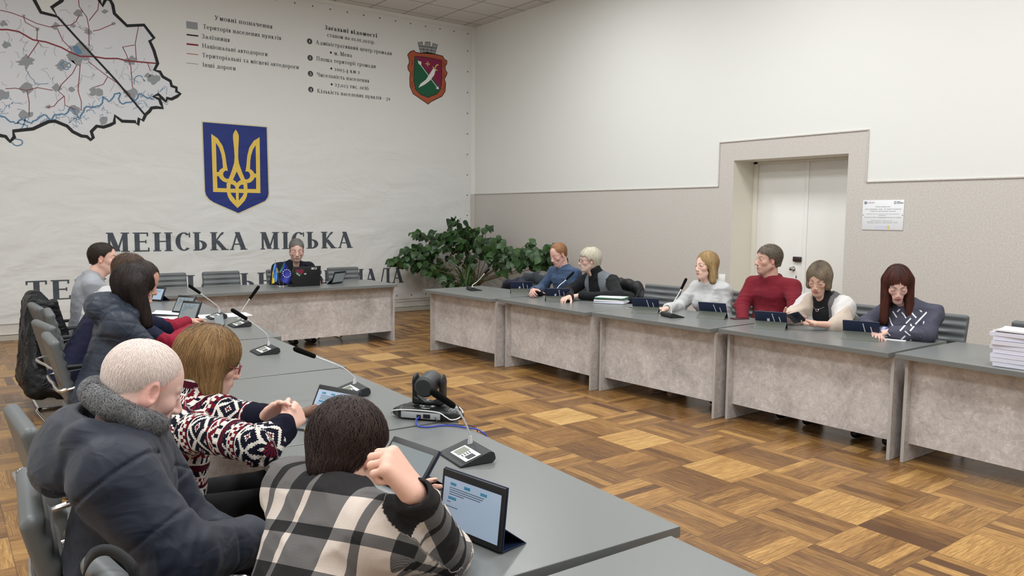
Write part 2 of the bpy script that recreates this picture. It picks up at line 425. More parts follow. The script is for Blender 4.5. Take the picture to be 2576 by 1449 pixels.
    if c == 'Я':
        w = .6*k+.06; V(w-L+.06); Ar(w-L-.02, h*.72, .36*k, h*.28, 90, 270); Ht(w-L-.02, w-L+.06, h-t/2); Ht(w-L-.02, w-L+.06, h*.44+t/2); D(.1, 0, .36*k, h*.46, T); sf(.1, 0, T*.7); return P, w+.06
    if c == 'О': Ar(.42*k, h/2, .38*k, h/2, 0, 360); return P, .84*k
    if c == 'С': Ar(.42*k, h/2, .38*k, h/2, 48, 312); D(.68*k, h*.72, .68*k, h*.98, t); return P, .74*k
    if c == 'З': Ar(.26*k, h*.745, .25*k, h*.255, -85, 150); Ar(.26*k, h*.27, .3*k, h*.27, -150, 85); return P, .62*k
    if c == 'Ч': V(L+.44*k); Ar(L+.3*k, h*.7, .3*k+T*.4, h*.3, 180, 290, T, t); V(L, h*.68, h, sf='t'); return P, 2*L+.44*k
    if c == 'У': D(.36*k, h*.3, .14, h, T*1.1); D(.22*k, 0, .66*k, h, t*1.4); sf(.14, h, T, 1); sf(.66*k, h, t, 1); dot(.14*k, .06*k); return P, .74*k+s
    if c == 'Х': D(.56*k, 0, .16*k, h, T*1.1); D(.12*k, 0, .58*k, h, t*1.3); sf(.56*k, 0); sf(.12*k, 0, t); sf(.16*k, h, T, 1); sf(.58*k, h, t, 1); return P, .72*k
    return [[(0, 0), (.4, 0), (.4, h), (0, h)]], .5
def text_polys(txt, T=.13, t=.055, s=.06, gap=.05):
    x = 0; out = []
    for ch in txt:
        P, w = glyph(ch, T, t, s); out += [[(px+x, py) for px, py in q] for q in P]; x += w+gap
    return out, x-gap
def put_text(mb, txt, x0, x1, z0, size, to3, mi=0, **kw):
    """fit a line between x0 and x1; size = capital height"""
    Q, w = text_polys(txt, **kw); k = (x1-x0)/w
    for i_, q in enumerate(Q):
        if sum(q[i-1][0]*q[i][1]-q[i][0]*q[i-1][1] for i in range(len(q))) < 0: q = q[::-1]
        mb.pf([to3(x0+a*k, z0+b*size, -.00012*(i_ % 23)) for a, b in q], [tuple(range(len(q)))], None, mi)
# ------------------------------------------------------------------ the room
HC, DADO = 4.9507, 2.024
m_white = mat('wall_white', srgb(226, 226, 222), .75, fn=lambda t: {'Normal': t.bump(t.noise(t.pos(), 60, 4), .12, .004)})
def f_dado(t):
    p = t.pos(); n = t.noise(p, 170, 3, .6); n2 = t.noise(p, 60, 2)
    return {'Base Color': t.ramp(n*.65+n2*.35, [(.34, srgb(184, 178, 172)), (.5, srgb(199, 193, 187)), (.66, srgb(213, 208, 202))]), 'Normal': t.bump(n, .28, .003)}
m_dado = mat('textured_beige_plaster', rough=.7, fn=f_dado, spec=.3)
m_cream = mat('cream_paint', srgb(226, 222, 210), .45)
m_door = mat('door_white_paint', srgb(237, 235, 231), .4)
def f_floor(t):
    x, y, z = t.xyz(t.pos()); s = .406
    u = (x+3.985)/s; v = (y+9.545)/s; i = u.fl(); j = v.fl(); par = (i+j) % 2
    fu = u-i; fv = v-j
    ac = fv*(1-par)+fu*par; al = fu*(1-par)+fv*par       # across / along the planks
    npk = 6.; pk = (ac*npk).fl()
    tr = t.white(t.vec(i, j, 3.3)); pr = t.white(t.vec(i*7.1+pk, j*3.7, pk+.5)); pr2 = t.white(t.vec(i*2.1+pk*5, j*9.7, 8.5))
    g = t.noise(t.vec(al*1.6+pr*9, ac*26+pr*31, tr*17), 2.2, 5, .6, .6)
    g2 = t.noise(t.vec(al*.5+pr2*9, ac*60, tr*7), 3., 3, .6, .3)
    lightt = ((i.ab() < .5)*(par < .5)).mx((tr > .975)*1.)
    b = tr*.15+(pr*.34)*(1-lightt*.7)+(g-.5)*1.1+(g2-.5)*.65+lightt*.36+.13-par*.05  # par term puts the sheen difference between plank directions into the colour
    dark = (pr2 > .91)*.25*(1-lightt)
    b = b-dark
    c = t.ramp(b, [(.0, srgb(84, 55, 30)), (.25, srgb(122, 86, 47)), (.48, srgb(156, 115, 63)), (.72, srgb(190, 149, 88)), (1., srgb(224, 192, 132))])
    gp = (ac*npk).fr(); e = gp.mn(1-gp); ea = ac.mn(1-ac); el = al.mn(1-al)
    line = (e < .035)*.35; line2 = (ea.mn(el) < .007)*.55
    c = t.mix(line.mx(line2), c, srgb(82, 56, 34))
    chip = (t.noise(t.pos(), 9, 3, .7) > .735)*((ea.mn(el)) < .03)
    c = t.mix(chip*.85, c, srgb(226, 204, 160))
    r = .24+g*.14+pr*.05
    return {'Base Color': c, 'Roughness': r, 'Normal': t.bump(g*.4+pr*.6-(line+line2)*1.5, .16, .003)}
m_floor = mat('parquet_basket_weave', rough=.33, fn=f_floor, spec=.5)
def f_ceil(t):
    x, y, z = t.xyz(t.pos()); u = ((x+.247)/.605).fr(); v = ((y+.195)/.612).fr()
    e = (u.mn(1-u)).mn(v.mn(1-v)) < .017
    n = t.noise(t.pos(), 180, 3)
    return {'Base Color': t.mix(e, t.mix(n, srgb(196, 194, 190), srgb(222, 220, 216)), srgb(140, 138, 134)), 'Normal': t.bump(n-e*2, .2, .004)}
m_ceil = mat('ceiling_tiles', rough=.85, fn=f_ceil)
XL, YB = -10.6, -16.
def quad(v): return v, [tuple(range(len(v)))]
def struct(o): o['kind'] = 'structure'; return o
struct(raw('floor', [(XL, YB, 0), (.6, YB, 0), (.6, .1, 0), (XL, .1, 0), (XL, YB, -.1), (.6, YB, -.1), (.6, .1, -.1), (XL, .1, -.1)], [(0, 1, 2, 3), (7, 6, 5, 4), (0, 4, 5, 1), (2, 6, 7, 3)], m_floor))
struct(raw('ceiling', [(XL, YB, HC), (.1, YB, HC), (.1, .1, HC), (XL, .1, HC)], [(3, 2, 1, 0)], m_ceil))
struct(raw('wall_back', [(XL, 0, DADO), (0, 0, DADO), (0, 0, HC), (XL, 0, HC), (XL, 0, 0), (0, 0, 0), (XL, .1, 0), (0, .1, 0), (0, .1, HC), (XL, .1, HC)], [(0, 1, 2, 3), (4, 5, 1, 0), (6, 9, 8, 7)], [m_white, m_dado]))
bpy.data.objects['wall_back'].data.polygons[1].material_index = 1
struct(raw('wall_left', [(XL, YB, 0), (XL, .0, 0), (XL, 0, HC), (XL, YB, HC)], [(0, 1, 2, 3)], m_white))
struct(raw('wall_front', [(XL, YB, 0), (.0, YB, 0), (0, YB, HC), (XL, YB, HC)], [(3, 2, 1, 0)], m_white))
zo, zi, yoL, yoR, yiL, yiR = 2.5649, 2.3329, -5.4111, -7.3188, -5.6265, -7.104
XD = float(pl(1900, 411, 1, yiL)[0])
rc = [((yiL, 0), (0, DADO), 1), ((YB, yiR), (0, DADO), 1), ((yiL, yoL), (DADO, zo), 1), ((yoR, yiR), (DADO, zo), 1), ((yiR, yiL), (zi, zo), 1),
      ((yoL, 0), (DADO, HC), 0), ((YB, yoR), (DADO, HC), 0), ((yoR, yoL), (zo, HC), 0)]
V = []; F = []
for (a, b), (c, d), mi in rc:
    n = len(V); V += [(0, a, c), (0, a, d), (0, b, d), (0, b, c)]; F.append((n, n+1, n+2, n+3))
wr = raw('wall_right', V, F, [m_white, m_dado]); struct(wr)
for p, r in zip(wr.data.polygons, rc): p.material_index = r[2]
# raised plaster edge of the dado
mb = MB(); e = .012
mb.box((-e, yoL, DADO-.006), (0, 0, DADO+.006)); mb.box((-e, YB, DADO-.006), (0, yoR, DADO+.006)); mb.box((-e, yoL-.006, DADO), (0, yoL+.006, zo)); mb.box((-e, yoR-.006, DADO), (0, yoR+.006, zo)); mb.box((-e, yoR, zo-.006), (0, yoL, zo+.006))
struct(mb.build('trim_1', m_dado, smooth=False))
# door recess and double door
mb = MB(); mb.pf(*quad([(0, yiL, 0), (XD+.04, yiL, 0), (XD+.04, yiL, zi), (0, yiL, zi)])); mb.pf(*quad([(0, yiR, 0), (0, yiR, zi), (XD+.04, yiR, zi), (XD+.04, yiR, 0)]))
mb.pf(*quad([(0, yiL, zi), (XD+.04, yiL, zi), (XD+.04, yiR, zi), (0, yiR, zi)]))
struct(mb.build('trim_2', m_cream, smooth=False))
dr = empty('door_1', (XD, (yiL+yiR)/2, 0)); dr['kind'] = 'structure'
ys = float(pX(2029, 480, XD)[1]); yc = (yiL+yiR)/2
mb = MB(); mb.box((-.0, ys-yc+.003, .01), (.04, yiL-yc-.06, zi-.03), .004); mb.box((-.012, ys-yc-.03, .01), (0, ys-yc+.02, zi-.03), .003); mb.build('door_leaf', m_door, dr)
mb = MB(); mb.box((-.0, yiR-yc+.02, .01), (.04, ys-yc-.003, zi-.03), .004); mb.build('door_leaf', m_door, dr)
mb = MB(); mb.box((-.03, yiL-yc-.06, 0), (.05, yiL-yc, zi), .004); mb.box((-.03, yiR-yc, 0), (.05, yiR-yc+.02, zi), .004); mb.box((-.03, yiR-yc, zi-.03), (.05, yiL-yc, zi), .004); mb.build('door_frame', m_cream, dr)
m_dark = mat('dark_brown_plastic', srgb(52, 36, 34), .4); m_chrome = mat('chrome', srgb(210, 210, 212), .16, 1.); m_black = mat('black_plastic', srgb(24, 24, 26), .42); m_hole = mat('keyhole_black', (.005, .005, .005), .6)
q = pX(2007, 652, XD); zl = float(q[2]); yl = float(q[1])-yc
mb = MB(); mb.box((-.035, yl-.06, zl-.03), (0, yl+.05, zl+.03), .008); mb.build('rim_lock', m_dark, dr)
q = pX(1996, 676, XD); mb = MB(); Mx = Matrix.Translation((0, q[1]-yc, q[2]))@Matrix.Rotation(-pi/2, 4, 'Y')
mb.lathe([(.03, 0), (.03, .004), (.012, .008), (.012, .03), (.024, .036), (.027, .05), (.02, .062), (.002, .066)], 24, Mx); mb.build('door_knob', m_chrome, dr)
q = pX(2003, 696, XD); mb = MB(); mb.box((-.004, q[1]-yc-.008, q[2]-.02), (0, q[1]-yc+.008, q[2]+.02), .002); mb.build('keyhole', m_chrome, dr)
# skirting and cable duct along the banner wall
m_skirt = mat('skirting_beige', srgb(178, 172, 160), .5); m_lam = mat('white_trunking', srgb(206, 203, 194), .45)
mb = MB(); mb.box((XL, -.045, 0), (0, 0, .07), .006); struct(mb.build('baseboard_back', m_skirt, smooth=False))
mb = MB(); mb.box((XL, -.05, .076), (-.0, 0, .1), .006); mb.box((-1.6, -.02, .165), (0, 0, .18), .003); mb.box((-1.49, -.02, .1), (-1.475, 0, .165), .003); struct(mb.build('trim_3', m_lam, smooth=False))
mb = MB(); mb.box((-.02, YB, 0), (0, yiR, .07), .004); mb.box((-.02, yiL, 0), (0, 0, .07), .004); struct(mb.build('baseboard_right', m_skirt, smooth=False))
# wall socket behind the blonde visitor
q = pX(1817, 705, 0); mb = MB(); mb.box((-.012, q[1]-.05, q[2]-.075), (0, q[1]+.05, q[2]+.075), .006); mb.box((-.018, q[1]-.032, q[2]-.05), (-.012, q[1]+.032, q[2]+.05), .003)
tag(mb.build('light_switch', mat('switch_white', srgb(235, 235, 232), .35)), 'white wall switch on the beige wall left of the double door', 'switch')
# ------------------------------------------------------------------ banner with its print
def wrinkle(t):
    x, y, z = t.xyz(t.pos())
    a = t.noise(t.vec(x*.5+z*.5, 0, z*.95-x*.22), 1.9, 3, .45, .9)
    b = t.noise(t.vec(x*.5+z*.8, 1, z*2.3-x*.5), 1.8, 2, .5, .5)
    fade = t.m('SUBTRACT', 1.12, z*.24, clamp=True)
    seam = ((x+5.757).ab() < .012)*.25+((x+2.915).ab() < .012)*.25
    edge = ((z-.285).ab() < .004)*.2+((x+.16).ab() < .004)*.2
    return t.bump((a*1.2+b*.42)*fade+seam*.12-edge*.1, .5, .10)
def f_banner(t):
    p = t.pos(); x, y, z = t.xyz(p); w_ = t.noise(p, 600, 2)
    c = t.mix(w_, srgb(212, 212, 210), srgb(222, 222, 220))
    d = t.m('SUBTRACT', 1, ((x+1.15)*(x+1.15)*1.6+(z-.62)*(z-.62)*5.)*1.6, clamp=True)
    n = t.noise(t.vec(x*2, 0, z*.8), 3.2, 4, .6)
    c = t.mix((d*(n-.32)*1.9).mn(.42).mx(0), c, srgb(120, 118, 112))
    return {'Base Color': c, 'Normal': wrinkle(t)}
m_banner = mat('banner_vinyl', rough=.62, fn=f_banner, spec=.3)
def pr(name, *c, amt=.0): return mat(name, srgb(*c), .6, spec=.3, fn=lambda t: {'Normal': wrinkle(t)})
m_ink, m_title, m_gold, m_blue = pr('ink_black', 38, 38, 42), pr('title_grey', 72, 78, 86), pr('emblem_gold', 222, 190, 88), pr('emblem_blue', 34, 50, 118)
m_border, m_road, m_road2, m_river, m_town, m_grey, m_area = pr('border_black', 26, 27, 30), pr('road_red', 126, 44, 52), pr('road_rose', 170, 110, 108), pr('river_blue', 92, 128, 158), pr('town_grey', 142, 146, 150), pr('lane_grey', 158, 162, 166), pr('territory_tint', 210, 212, 217)
m_copper, m_maroon, m_green, m_stone, m_wht, m_cream2 = pr('frame_copper', 168, 86, 58), pr('field_maroon', 128, 36, 74), pr('field_green', 30, 92, 64), pr('crown_stone', 150, 152, 154), pr('print_white', 232, 232, 230), pr('shield_edge_cream', 205, 196, 160)
BX0, BX1, BZ0, BZ1 = -9.9, -.1, .212, 4.885
root = empty('wall_banner', (-5, 0, .2), 0, 'huge white vinyl banner with map, blue trident shield and Cyrillic title covering the far wall', 'banner')
def bp(name, mb, m, rec=False): o = mb.build(name, m, None, smooth=False, rec=rec); o.parent = root; o.location = (5, 0, -.2); return o
mb = MB(); mb.box((BX0, -.014, BZ0), (BX1, -.004, BZ1)); bp('banner_sheet', mb, m_banner, True)
def B3(y): return lambda x, z, d=0: (x, y+d, z)
def zm(s, ox, oy, pts):      # photo crop coordinates -> banner plane
    return [(float(a), float(b)) for a, b in (pY(ox+x*s, oy+y*s, 0)[[0, 2]] for x, y in pts)]
from mathutils.geometry import tessellate_polygon
def fill(mb, poly, y, mi=0, mirror=None):
    for kk, pp in enumerate([poly] if mirror is None else [poly, [(2*mirror-a, b) for a, b in poly]]):
        y = y-.00015*kk
        tr = [t_ if (pp[t_[1]][0]-pp[t_[0]][0])*(pp[t_[2]][1]-pp[t_[0]][1])-(pp[t_[1]][1]-pp[t_[0]][1])*(pp[t_[2]][0]-pp[t_[0]][0]) > 0 else t_[::-1] for t_ in tessellate_polygon([[Vector((a, b, 0)) for a, b in pp]])]
        mb.pf([(a, y, b) for a, b in pp], tr, None, mi)
def stroke(mb, pts, w_, y, mi=0, closed=False):
    P = [np.array(p) for p in pts]; n = len(P)
    if closed: P.append(P[0]); n += 1
    V = []; 
    for i in range(n):
        a = P[max(i-1, 0)]; b = P[min(i+1, n-1)]
        if closed and i in (0, n-1): a, b = P[n-2], P[1]
        d = b-a; d = d/(np.linalg.norm(d)+1e-9); nn = np.array([-d[1], d[0]])
        V += [P[i]+nn*w_/2, P[i]-nn*w_/2]
    mb.pf([(a, y, b) for a, b in V], [(2*i+1, 2*i+3, 2*i+2, 2*i) for i in range(n-1)], None, mi)
# rivets
mb = MB(); rv = []
x = BX1-.07
while x > -9.8: rv += [(x, BZ1-.07), (x, BZ0+.06)]; x -= .285
z = BZ0+.35
while z < BZ1-.1: rv.append((BX1-.07, z)); z += .36
mb.lathe([(.011, 0), (.011, .003), (.007, .005), (.001, .005)], 10, Matrix.Rotation(pi/2, 4, 'X')); rv0 = bp('rivet', mb, mat('rivet_dark', srgb(70, 68, 66), .4, .6), True)
for k, (x, z) in enumerate(rv):
    o = rv0 if k == 0 else rv0.copy()
    if k: COL.objects.link(o); o.parent = root
    o.location = (x+5, -.014, z-.2)
# title
mb = MB()
def line_from(mb, txt, pa, pb, size, y=-.016, **kw):
    a, b = pY(*pa)[[0, 2]], pY(*pb)[[0, 2]]; put_text(mb, txt, a[0], b[0], (a[1]+b[1])/2, size, B3(y), **kw)
TK = dict(T=.215, t=.065, s=.07, gap=.05)
line_from(mb, 'МЕНСЬКА', (261, 634), (623, 628), .262, **TK); line_from(mb, 'МІСЬКА', (649, 627.5), (888, 623.5), .262, **TK)
put_text(mb, 'ТЕРИТОРІАЛЬНА', -6.945, -3.36, .4935, .257, B3(-.016), **TK); put_text(mb, 'ГРОМАДА', -3.10, -1.455, .4935, .257, B3(-.016), **TK)
bp('title_lettering', mb, m_title)
# legend and facts
s2 = .3106
def lt(mb, txt, xa, ya, xb, yb, sz, **kw): line_from(mb, txt, (440+xa*s2, ya*s2), (440+xb*s2, yb*s2), sz*.74, **kw)
mb = MB(); K = dict(T=.13, t=.06, s=.06)
lt(mb, 'Умовні позначення', 320, 162, 788, 236, .088, **K); lt(mb, 'Територія населених пунктів', 225, 232, 858, 328, .083, **K)
lt(mb, 'Залізниця', 214, 312, 443, 342, .083, **K); lt(mb, 'Національні автодороги', 218, 387, 749, 458, .083, **K)
lt(mb, 'Територіальні та місцеві автодороги', 219, 463, 1002, 563, .083, **K); lt(mb, 'Інші дороги', 221, 540, 491, 573, .083, **K)
K2 = dict(T=.19, t=.07, s=.07); lt(mb, 'Загальні відомості', 1210, 240, 1636, 306, .088, **K2); lt(mb, 'станом на 01.01.2021р.', 1229, 297, 1617, 360, .083, **K)
lt(mb, 'Адміністративний центр громади', 1138, 358, 1754, 450, .083, **K); lt(mb, 'м. Мена', 1286, 447, 1431, 466, .083, **K)
lt(mb, 'Площа території громади', 1142, 488, 1624, 556, .083, **K); lt(mb, '1003.4 км 2', 1290, 576, 1495, 600, .083, **K)
lt(mb, 'Чисельність населення', 1145, 618, 1570, 672, .083, **K); lt(mb, '27,023 тис. осіб', 1292, 700, 1567, 733, .083, **K); lt(mb, 'Кількість населених пунктів - 39', 1149, 747, 1740, 820, .083, **K)
dots = [(1260, 427), (1264, 556), (1267, 684)]
for d in dots: (a, b), = zm(s2, 440, 0, [d]); mb.lathe([(.001, .0003), (.017, 0)][::-1], 14, Matrix.Translation((a, -.0157, b))@Matrix.Rotation(pi/2, 4, 'X'))
bp('legend_lettering', mb, m_ink)
mb = MB(); mb2 = MB()
for i, d in enumerate([(1088, 336), (1092, 470), (1095, 598), (1098, 726)]):
    (a, b), = zm(s2, 440, 0, [d]); mb.lathe([(.043, 0), (.001, .0003)], 24, Matrix.Translation((a, -.0155, b))@Matrix.Rotation(pi/2, 4, 'X'))
    put_text(mb2, '1234'[i], a-.014, a+.014, b-.018, .052, B3(-.0168), T=.14, t=.07, s=.05)
o = bp('numbered_discs', mb, pr('disc_grey', 66, 66, 70)); bp('disc_numbers', mb2, m_wht)
mb = MB(); fill(mb, zm(s2, 440, 0, [(88, 172), (181, 185), (183, 243), (91, 231)]), -.0155, 0)
for y, mi, w_ in ((288, 1, .02), (363, 2, .024), (440, 3, .012), (517, 4, .012)): stroke(mb, zm(s2, 440, 0, [(92, y-6), (187, y+5)]), w_, -.0155, mi)
bp('legend_symbols', mb, [m_town, m_border, m_road, m_road2, m_grey])
# trident shield
s4, oX, oY = .17941, 500, 290
Z4 = lambda p: zm(s4, oX, oY, p)
mb = MB(); out = [(33, 80), (963, 157), (975, 600), (990, 1110), (975, 1165), (935, 1215), (550, 1387), (200, 1235), (130, 1190), (85, 1130), (70, 1070), (48, 520)]
inn = [(50, 97), (946, 170), (958, 600), (973, 1105), (958, 1155), (925, 1200), (550, 1370), (205, 1220), (140, 1175), (98, 1118), (85, 1065), (65, 520)]
fill(mb, Z4(out), -.0155, 0); fill(mb, Z4(inn), -.0165, 1)
cx = Z4([(513, 200)])[0][0]
tri = [[(170, 262), (235, 385), (247, 795), (250, 855), (258, 1020), (385, 1025), (390, 1080), (197, 1075)],
 [(170, 262), (260, 325), (330, 430), (365, 550), (385, 690), (402, 780), (370, 775), (345, 795), (335, 832), (350, 868), (380, 890), (420, 890), (385, 945), (330, 925), (290, 885), (275, 855), (250, 855), (247, 797), (275, 797), (290, 765), (335, 735), (325, 620), (310, 540), (280, 455), (235, 385)],
 [(513, 200), (490, 235), (475, 275), (475, 320), (490, 470), (497, 590), (490, 670), (460, 770), (415, 890), (475, 905), (531, 785)],
 [(415, 890), (475, 905), (455, 940), (440, 975), (440, 1085), (460, 1125), (517, 1197), (544, 1225), (547, 1303), (490, 1255), (430, 1190), (400, 1130), (385, 1060), (385, 960)],
 [(455, 940), (475, 905), (510, 925), (537, 953), (539, 1010), (538, 1030), (510, 1027), (505, 1000), (480, 975), (440, 965)],
 [(512, 1027), (540, 1027), (545, 1290), (517, 1197)], [(390, 1030), (540, 1030), (541, 1088), (390, 1085)]]
for k, q in enumerate(tri): fill(mb, [(min(a, cx) if abs(a-cx) < .012 else a, b) if abs(a-cx) > .03 else (cx+.002 if a > cx-.011 else a, b) for a, b in Z4(q)], -.0175-.0003*k, 2, mirror=cx)
bp('trident_shield', mb, [m_cream2, m_blue, m_gold])
# town coat of arms
Z2 = lambda p: zm(s2, 440, 0, p)
mb = MB()
fr = [(1880, 445), (1905, 418), (1935, 410), (1945, 425), (1985, 432), (2040, 425), (2100, 438), (2140, 450), (2165, 455), (2180, 482), (2200, 492), (2198, 518), (2185, 540), (2188, 570), (2202, 590), (2195, 612), (2180, 640), (2190, 680), (2185, 740), (2160, 780), (2110, 805), (2070, 825), (2047, 845), (2020, 825), (1975, 795), (1925, 760), (1900, 700), (1898, 640), (1902, 590), (1885, 565), (1882, 535), (1895, 510), (1892, 480)]
fill(mb, Z2(fr), -.0155, 0); stroke(mb, Z2(fr), .012, -.0158, 4, True)
sh = [(1938, 455), (2000, 462), (2050, 468), (2158, 490), (2158, 640), (2150, 720), (2120, 760), (2047, 790), (1985, 765), (1945, 725), (1930, 650)]
fill(mb, Z2(sh), -.016, 1); fill(mb, Z2([(1938, 455), (2150, 722), (2120, 760), (2047, 790), (1985, 765), (1945, 725), (1930, 650)]), -.0165, 2); stroke(mb, Z2(sh), .01, -.0167, 4, True)
fill(mb, Z2([(1985, 430), (1965, 345), (2000, 340), (2003, 372), (2022, 372), (2025, 340), (2064, 344), (2064, 378), (2082, 380), (2085, 352), (2124, 362), (2102, 440)]), -.0155, 3)
stroke(mb, Z2([(1985, 430), (1965, 345), (2000, 340), (2003, 372), (2022, 372), (2025, 340), (2064, 344), (2064, 378), (2082, 380), (2085, 352), (2124, 362), (2102, 440)]), .009, -.0158, 4, True)
for a, b in (((1972, 372), (2118, 392)), ((1978, 398), (2110, 416)), ((2010, 385), (2012, 432)), ((2040, 385), (2042, 435)), ((2075, 392), (2075, 436))): stroke(mb, Z2([a, b]), .007, -.0158, 4)
for cx_, cz_ in ((2043, 519),): 
    for a, b in (((cx_-18, cz_-2), (cx_+18, cz_+2)), ((cx_, cz_-20), (cx_, cz_+20))): stroke(mb, Z2([a, b]), .016, -.0172, 5)
stroke(mb, Z2([(1965, 500), (2130, 722)]), .011, -.0172, 6); fill(mb, Z2([(1963, 492), (1992, 502), (1990, 530), (1970, 520)]), -.0174, 6); fill(mb, Z2([(2134, 726), (2128, 700), (2108, 716)]), -.0174, 6)
fill(mb, Z2([(2110, 558), (2095, 610), (2060, 655), (2020, 685), (1968, 712), (1985, 680), (2030, 645), (2062, 595), (2092, 548)]), -.0176, 6)
stroke(mb, Z2([(2082, 542), (2122, 574)]), .014, -.0178, 5); stroke(mb, Z2([(2098, 562), (2112, 532), (2130, 524)]), .02, -.0178, 5)
for y in (500, 590, 680): stroke(mb, Z2([(1912, y-14), (1922, y+10), (1914, y+30)]), .008, -.0158, 4); stroke(mb, Z2([(2170, y+4), (2178, y+24), (2168, y+50)]), .008, -.0158, 4)
bp('town_coat_of_arms', mb, [m_copper, m_maroon, m_green, m_stone, m_border, m_gold, m_wht])
# district map
s1 = .27603; Z1 = lambda p: zm(s1, 0, 0, p); rnd = random.Random(4)
bd = [(305, -60), (310, 0), (372, 115), (520, 152), (470, 70), (560, 10), (600, -60), (880, -60), (900, 0), (932, 55), (960, -5), (1000, 0), (1025, 45), (1040, 125), (1155, 237), (1310, 230), (1402, 350), (1362, 375), (1400, 460), (1435, 580), (1405, 640), (1455, 655), (1480, 700), (1550, 740), (1562, 785), (1605, 800), (1605, 835), (1640, 855), (1610, 880), (1560, 905), (1520, 895), (1510, 925), (1480, 900), (1440, 860), (1395, 880), (1450, 905), (1465, 945), (1480, 985), (1420, 980), (1380, 985), (1360, 1015), (1325, 1045), (1300, 1100), (1265, 1080), (1255, 1140), (1232, 1110), (1110, 1105), (1045, 1055), (1040, 1120), (1000, 1140), (940, 1160), (880, 1150), (830, 1200), (848, 1255), (825, 1275), (790, 1245), (740, 1240), (660, 1200), (610, 1150), (500, 1105), (440, 1110), (300, 1175), (120, 1195), (130, 1250), (90, 1290), (50, 1245), (0, 1235), (-120, 1210), (-400, 1150), (-700, 1000), (-760, 700), (-700, 300), (-500, -60)]
mb = MB(); fill(mb, Z1(bd), -.0150, 0); bp('map_territory', mb, m_area)
mb = MB(); stroke(mb, Z1(bd), .042, -.0170, 0, True); stroke(mb, Z1([(520, 152), (700, 350), (1060, 740), (1320, 1050)]), .026, -.0171, 0); bp('map_border', mb, m_border)
mb = MB()
for k, (cx_, cy_, r, n) in enumerate([(740, 490, 135, 26), (560, 600, 66, 16), (230, 565, 85, 18), (130, 1060, 0, 0), (1195, 560, 60, 18), (1185, 850, 72, 16), (870, 840, 72, 12), (520, 800, 50, 12), (245, 810, 70, 14), (230, 1050, 72, 12), (1395, 720, 62, 14), (60, 410, 50, 12), (500, 240, 42, 12), (800, 290, 42, 12), (720, 120, 48, 14), (20, 860, 70, 14), (30, 220, 40, 10), (680, 1000, 60, 14), (980, 660, 26, 8), (940, 1095, 60, 10), (655, 815, 32, 8), (340, 265, 28, 8), (215, 145, 20, 8), (665, 240, 28, 8), (950, 105, 34, 8), (1035, 215, 22, 6), (1340, 690, 34, 9), (440, 975, 28, 8), (-160, 500, 80, 14), (-300, 800, 90, 14), (-350, 250, 80, 14)]):
    if n: fill(mb, Z1([(cx_+r*math.cos(2*pi*i/n)*rnd.uniform(.5, 1.15), cy_+r*.8*math.sin(2*pi*i/n)*rnd.uniform(.45, 1.15)) for i in range(n)]), -.0153, 0)
bp('map_settlements', mb, m_town)
mb = MB()
for q in [[(-400, 300), (0, 272), (70, 272), (170, 290), (300, 365), (420, 385), (560, 435), (640, 480), (730, 515), (860, 518), (960, 535), (1070, 535), (1150, 555), (1430, 580)]]: stroke(mb, Z1(q), .019, -.0166, 0)
for q in [[(0, 95), (100, 118), (215, 160), (330, 215), (450, 248), (540, 235), (640, 232), (690, 200), (720, 140)], [(215, 160), (230, 205), (340, 265), (335, 370)], [(520, 260), (570, 370), (650, 450)], [(710, -40), (720, 60), (790, 160), (808, 250), (810, 420)], [(905, -30), (890, 90), (810, 190)], [(845, 285), (900, 275), (1030, 220)], [(350, 385), (250, 530)], [(50, 810), (140, 805), (240, 825), (340, 800), (480, 825)], [(245, 830), (265, 930), (265, 1060)], [(730, 590), (710, 830), (740, 930), (738, 1010)], [(700, 590), (660, 670), (560, 770), (530, 830), (585, 880), (590, 960), (690, 1000)], [(580, 880), (530, 920), (490, 970), (430, 980)], [(800, 560), (980, 700), (1085, 770), (1190, 870)], [(980, 700), (940, 770), (860, 795)], [(1260, 240), (1230, 400), (1240, 540)], [(1225, 412), (1115, 430), (1150, 500), (1190, 600), (1205, 800)], [(1340, 570), (1370, 650)], [(1115, 430), (1140, 480)], [(-300, 560), (0, 700)]]: stroke(mb, Z1(q), .009, -.0164, 0)
bp('map_main_roads', mb, m_road)
mb = MB()
def wander(q, amp, seed, sub=5):
    r = random.Random(seed); P = spline(q, sub); return [(a+r.uniform(-amp, amp), b+r.uniform(-amp, amp)) for a, b in P]
riv = [(-300, 1000), (0, 1060), (140, 1125), (200, 1090), (280, 1120), (400, 1045), (460, 1095), (500, 1050), (600, 1035), (640, 985), (690, 1040), (730, 1075), (770, 985), (850, 980), (930, 950), (940, 885), (1000, 920), (1060, 850), (1090, 860), (1080, 900), (1120, 945), (1230, 910), (1270, 860), (1330, 890), (1390, 900)]
stroke(mb, Z1(wander(riv, 7, 1)), .02, -.0160, 0)
stroke(mb, Z1(wander([(150, 1120), (250, 1150), (200, 1180), (240, 1070)], 10, 2)), .012, -.0160, 0); stroke(mb, Z1(wander([(100, 1295), (150, 1330), (200, 1310), (190, 1275), (130, 1270)], 3, 3)), .014, -.0160, 0)
stroke(mb, Z1(wander([(230, 620), (260, 680), (310, 740), (330, 770), (440, 760)], 5, 4)), .008, -.0160, 0); stroke(mb, Z1(wander([(560, 590), (600, 640), (640, 600), (590, 560), (540, 600)], 6, 5)), .012, -.0160, 0)
for sd in range(46):
    x = rnd.uniform(-60, 1500); yb = 1000+(-.16*(x-700) if x > 700 else .12*(x-100)); y = yb+rnd.uniform(-90, 110)
    if x > 1250: y = rnd.uniform(760, 960)
    stroke(mb, Z1(wander([(x, y), (x+rnd.uniform(10, 60), y+rnd.uniform(-40, 40)), (x+rnd.uniform(30, 90), y+rnd.uniform(-50, 50))], 9, sd, 4)), .006, -.0157, 0)
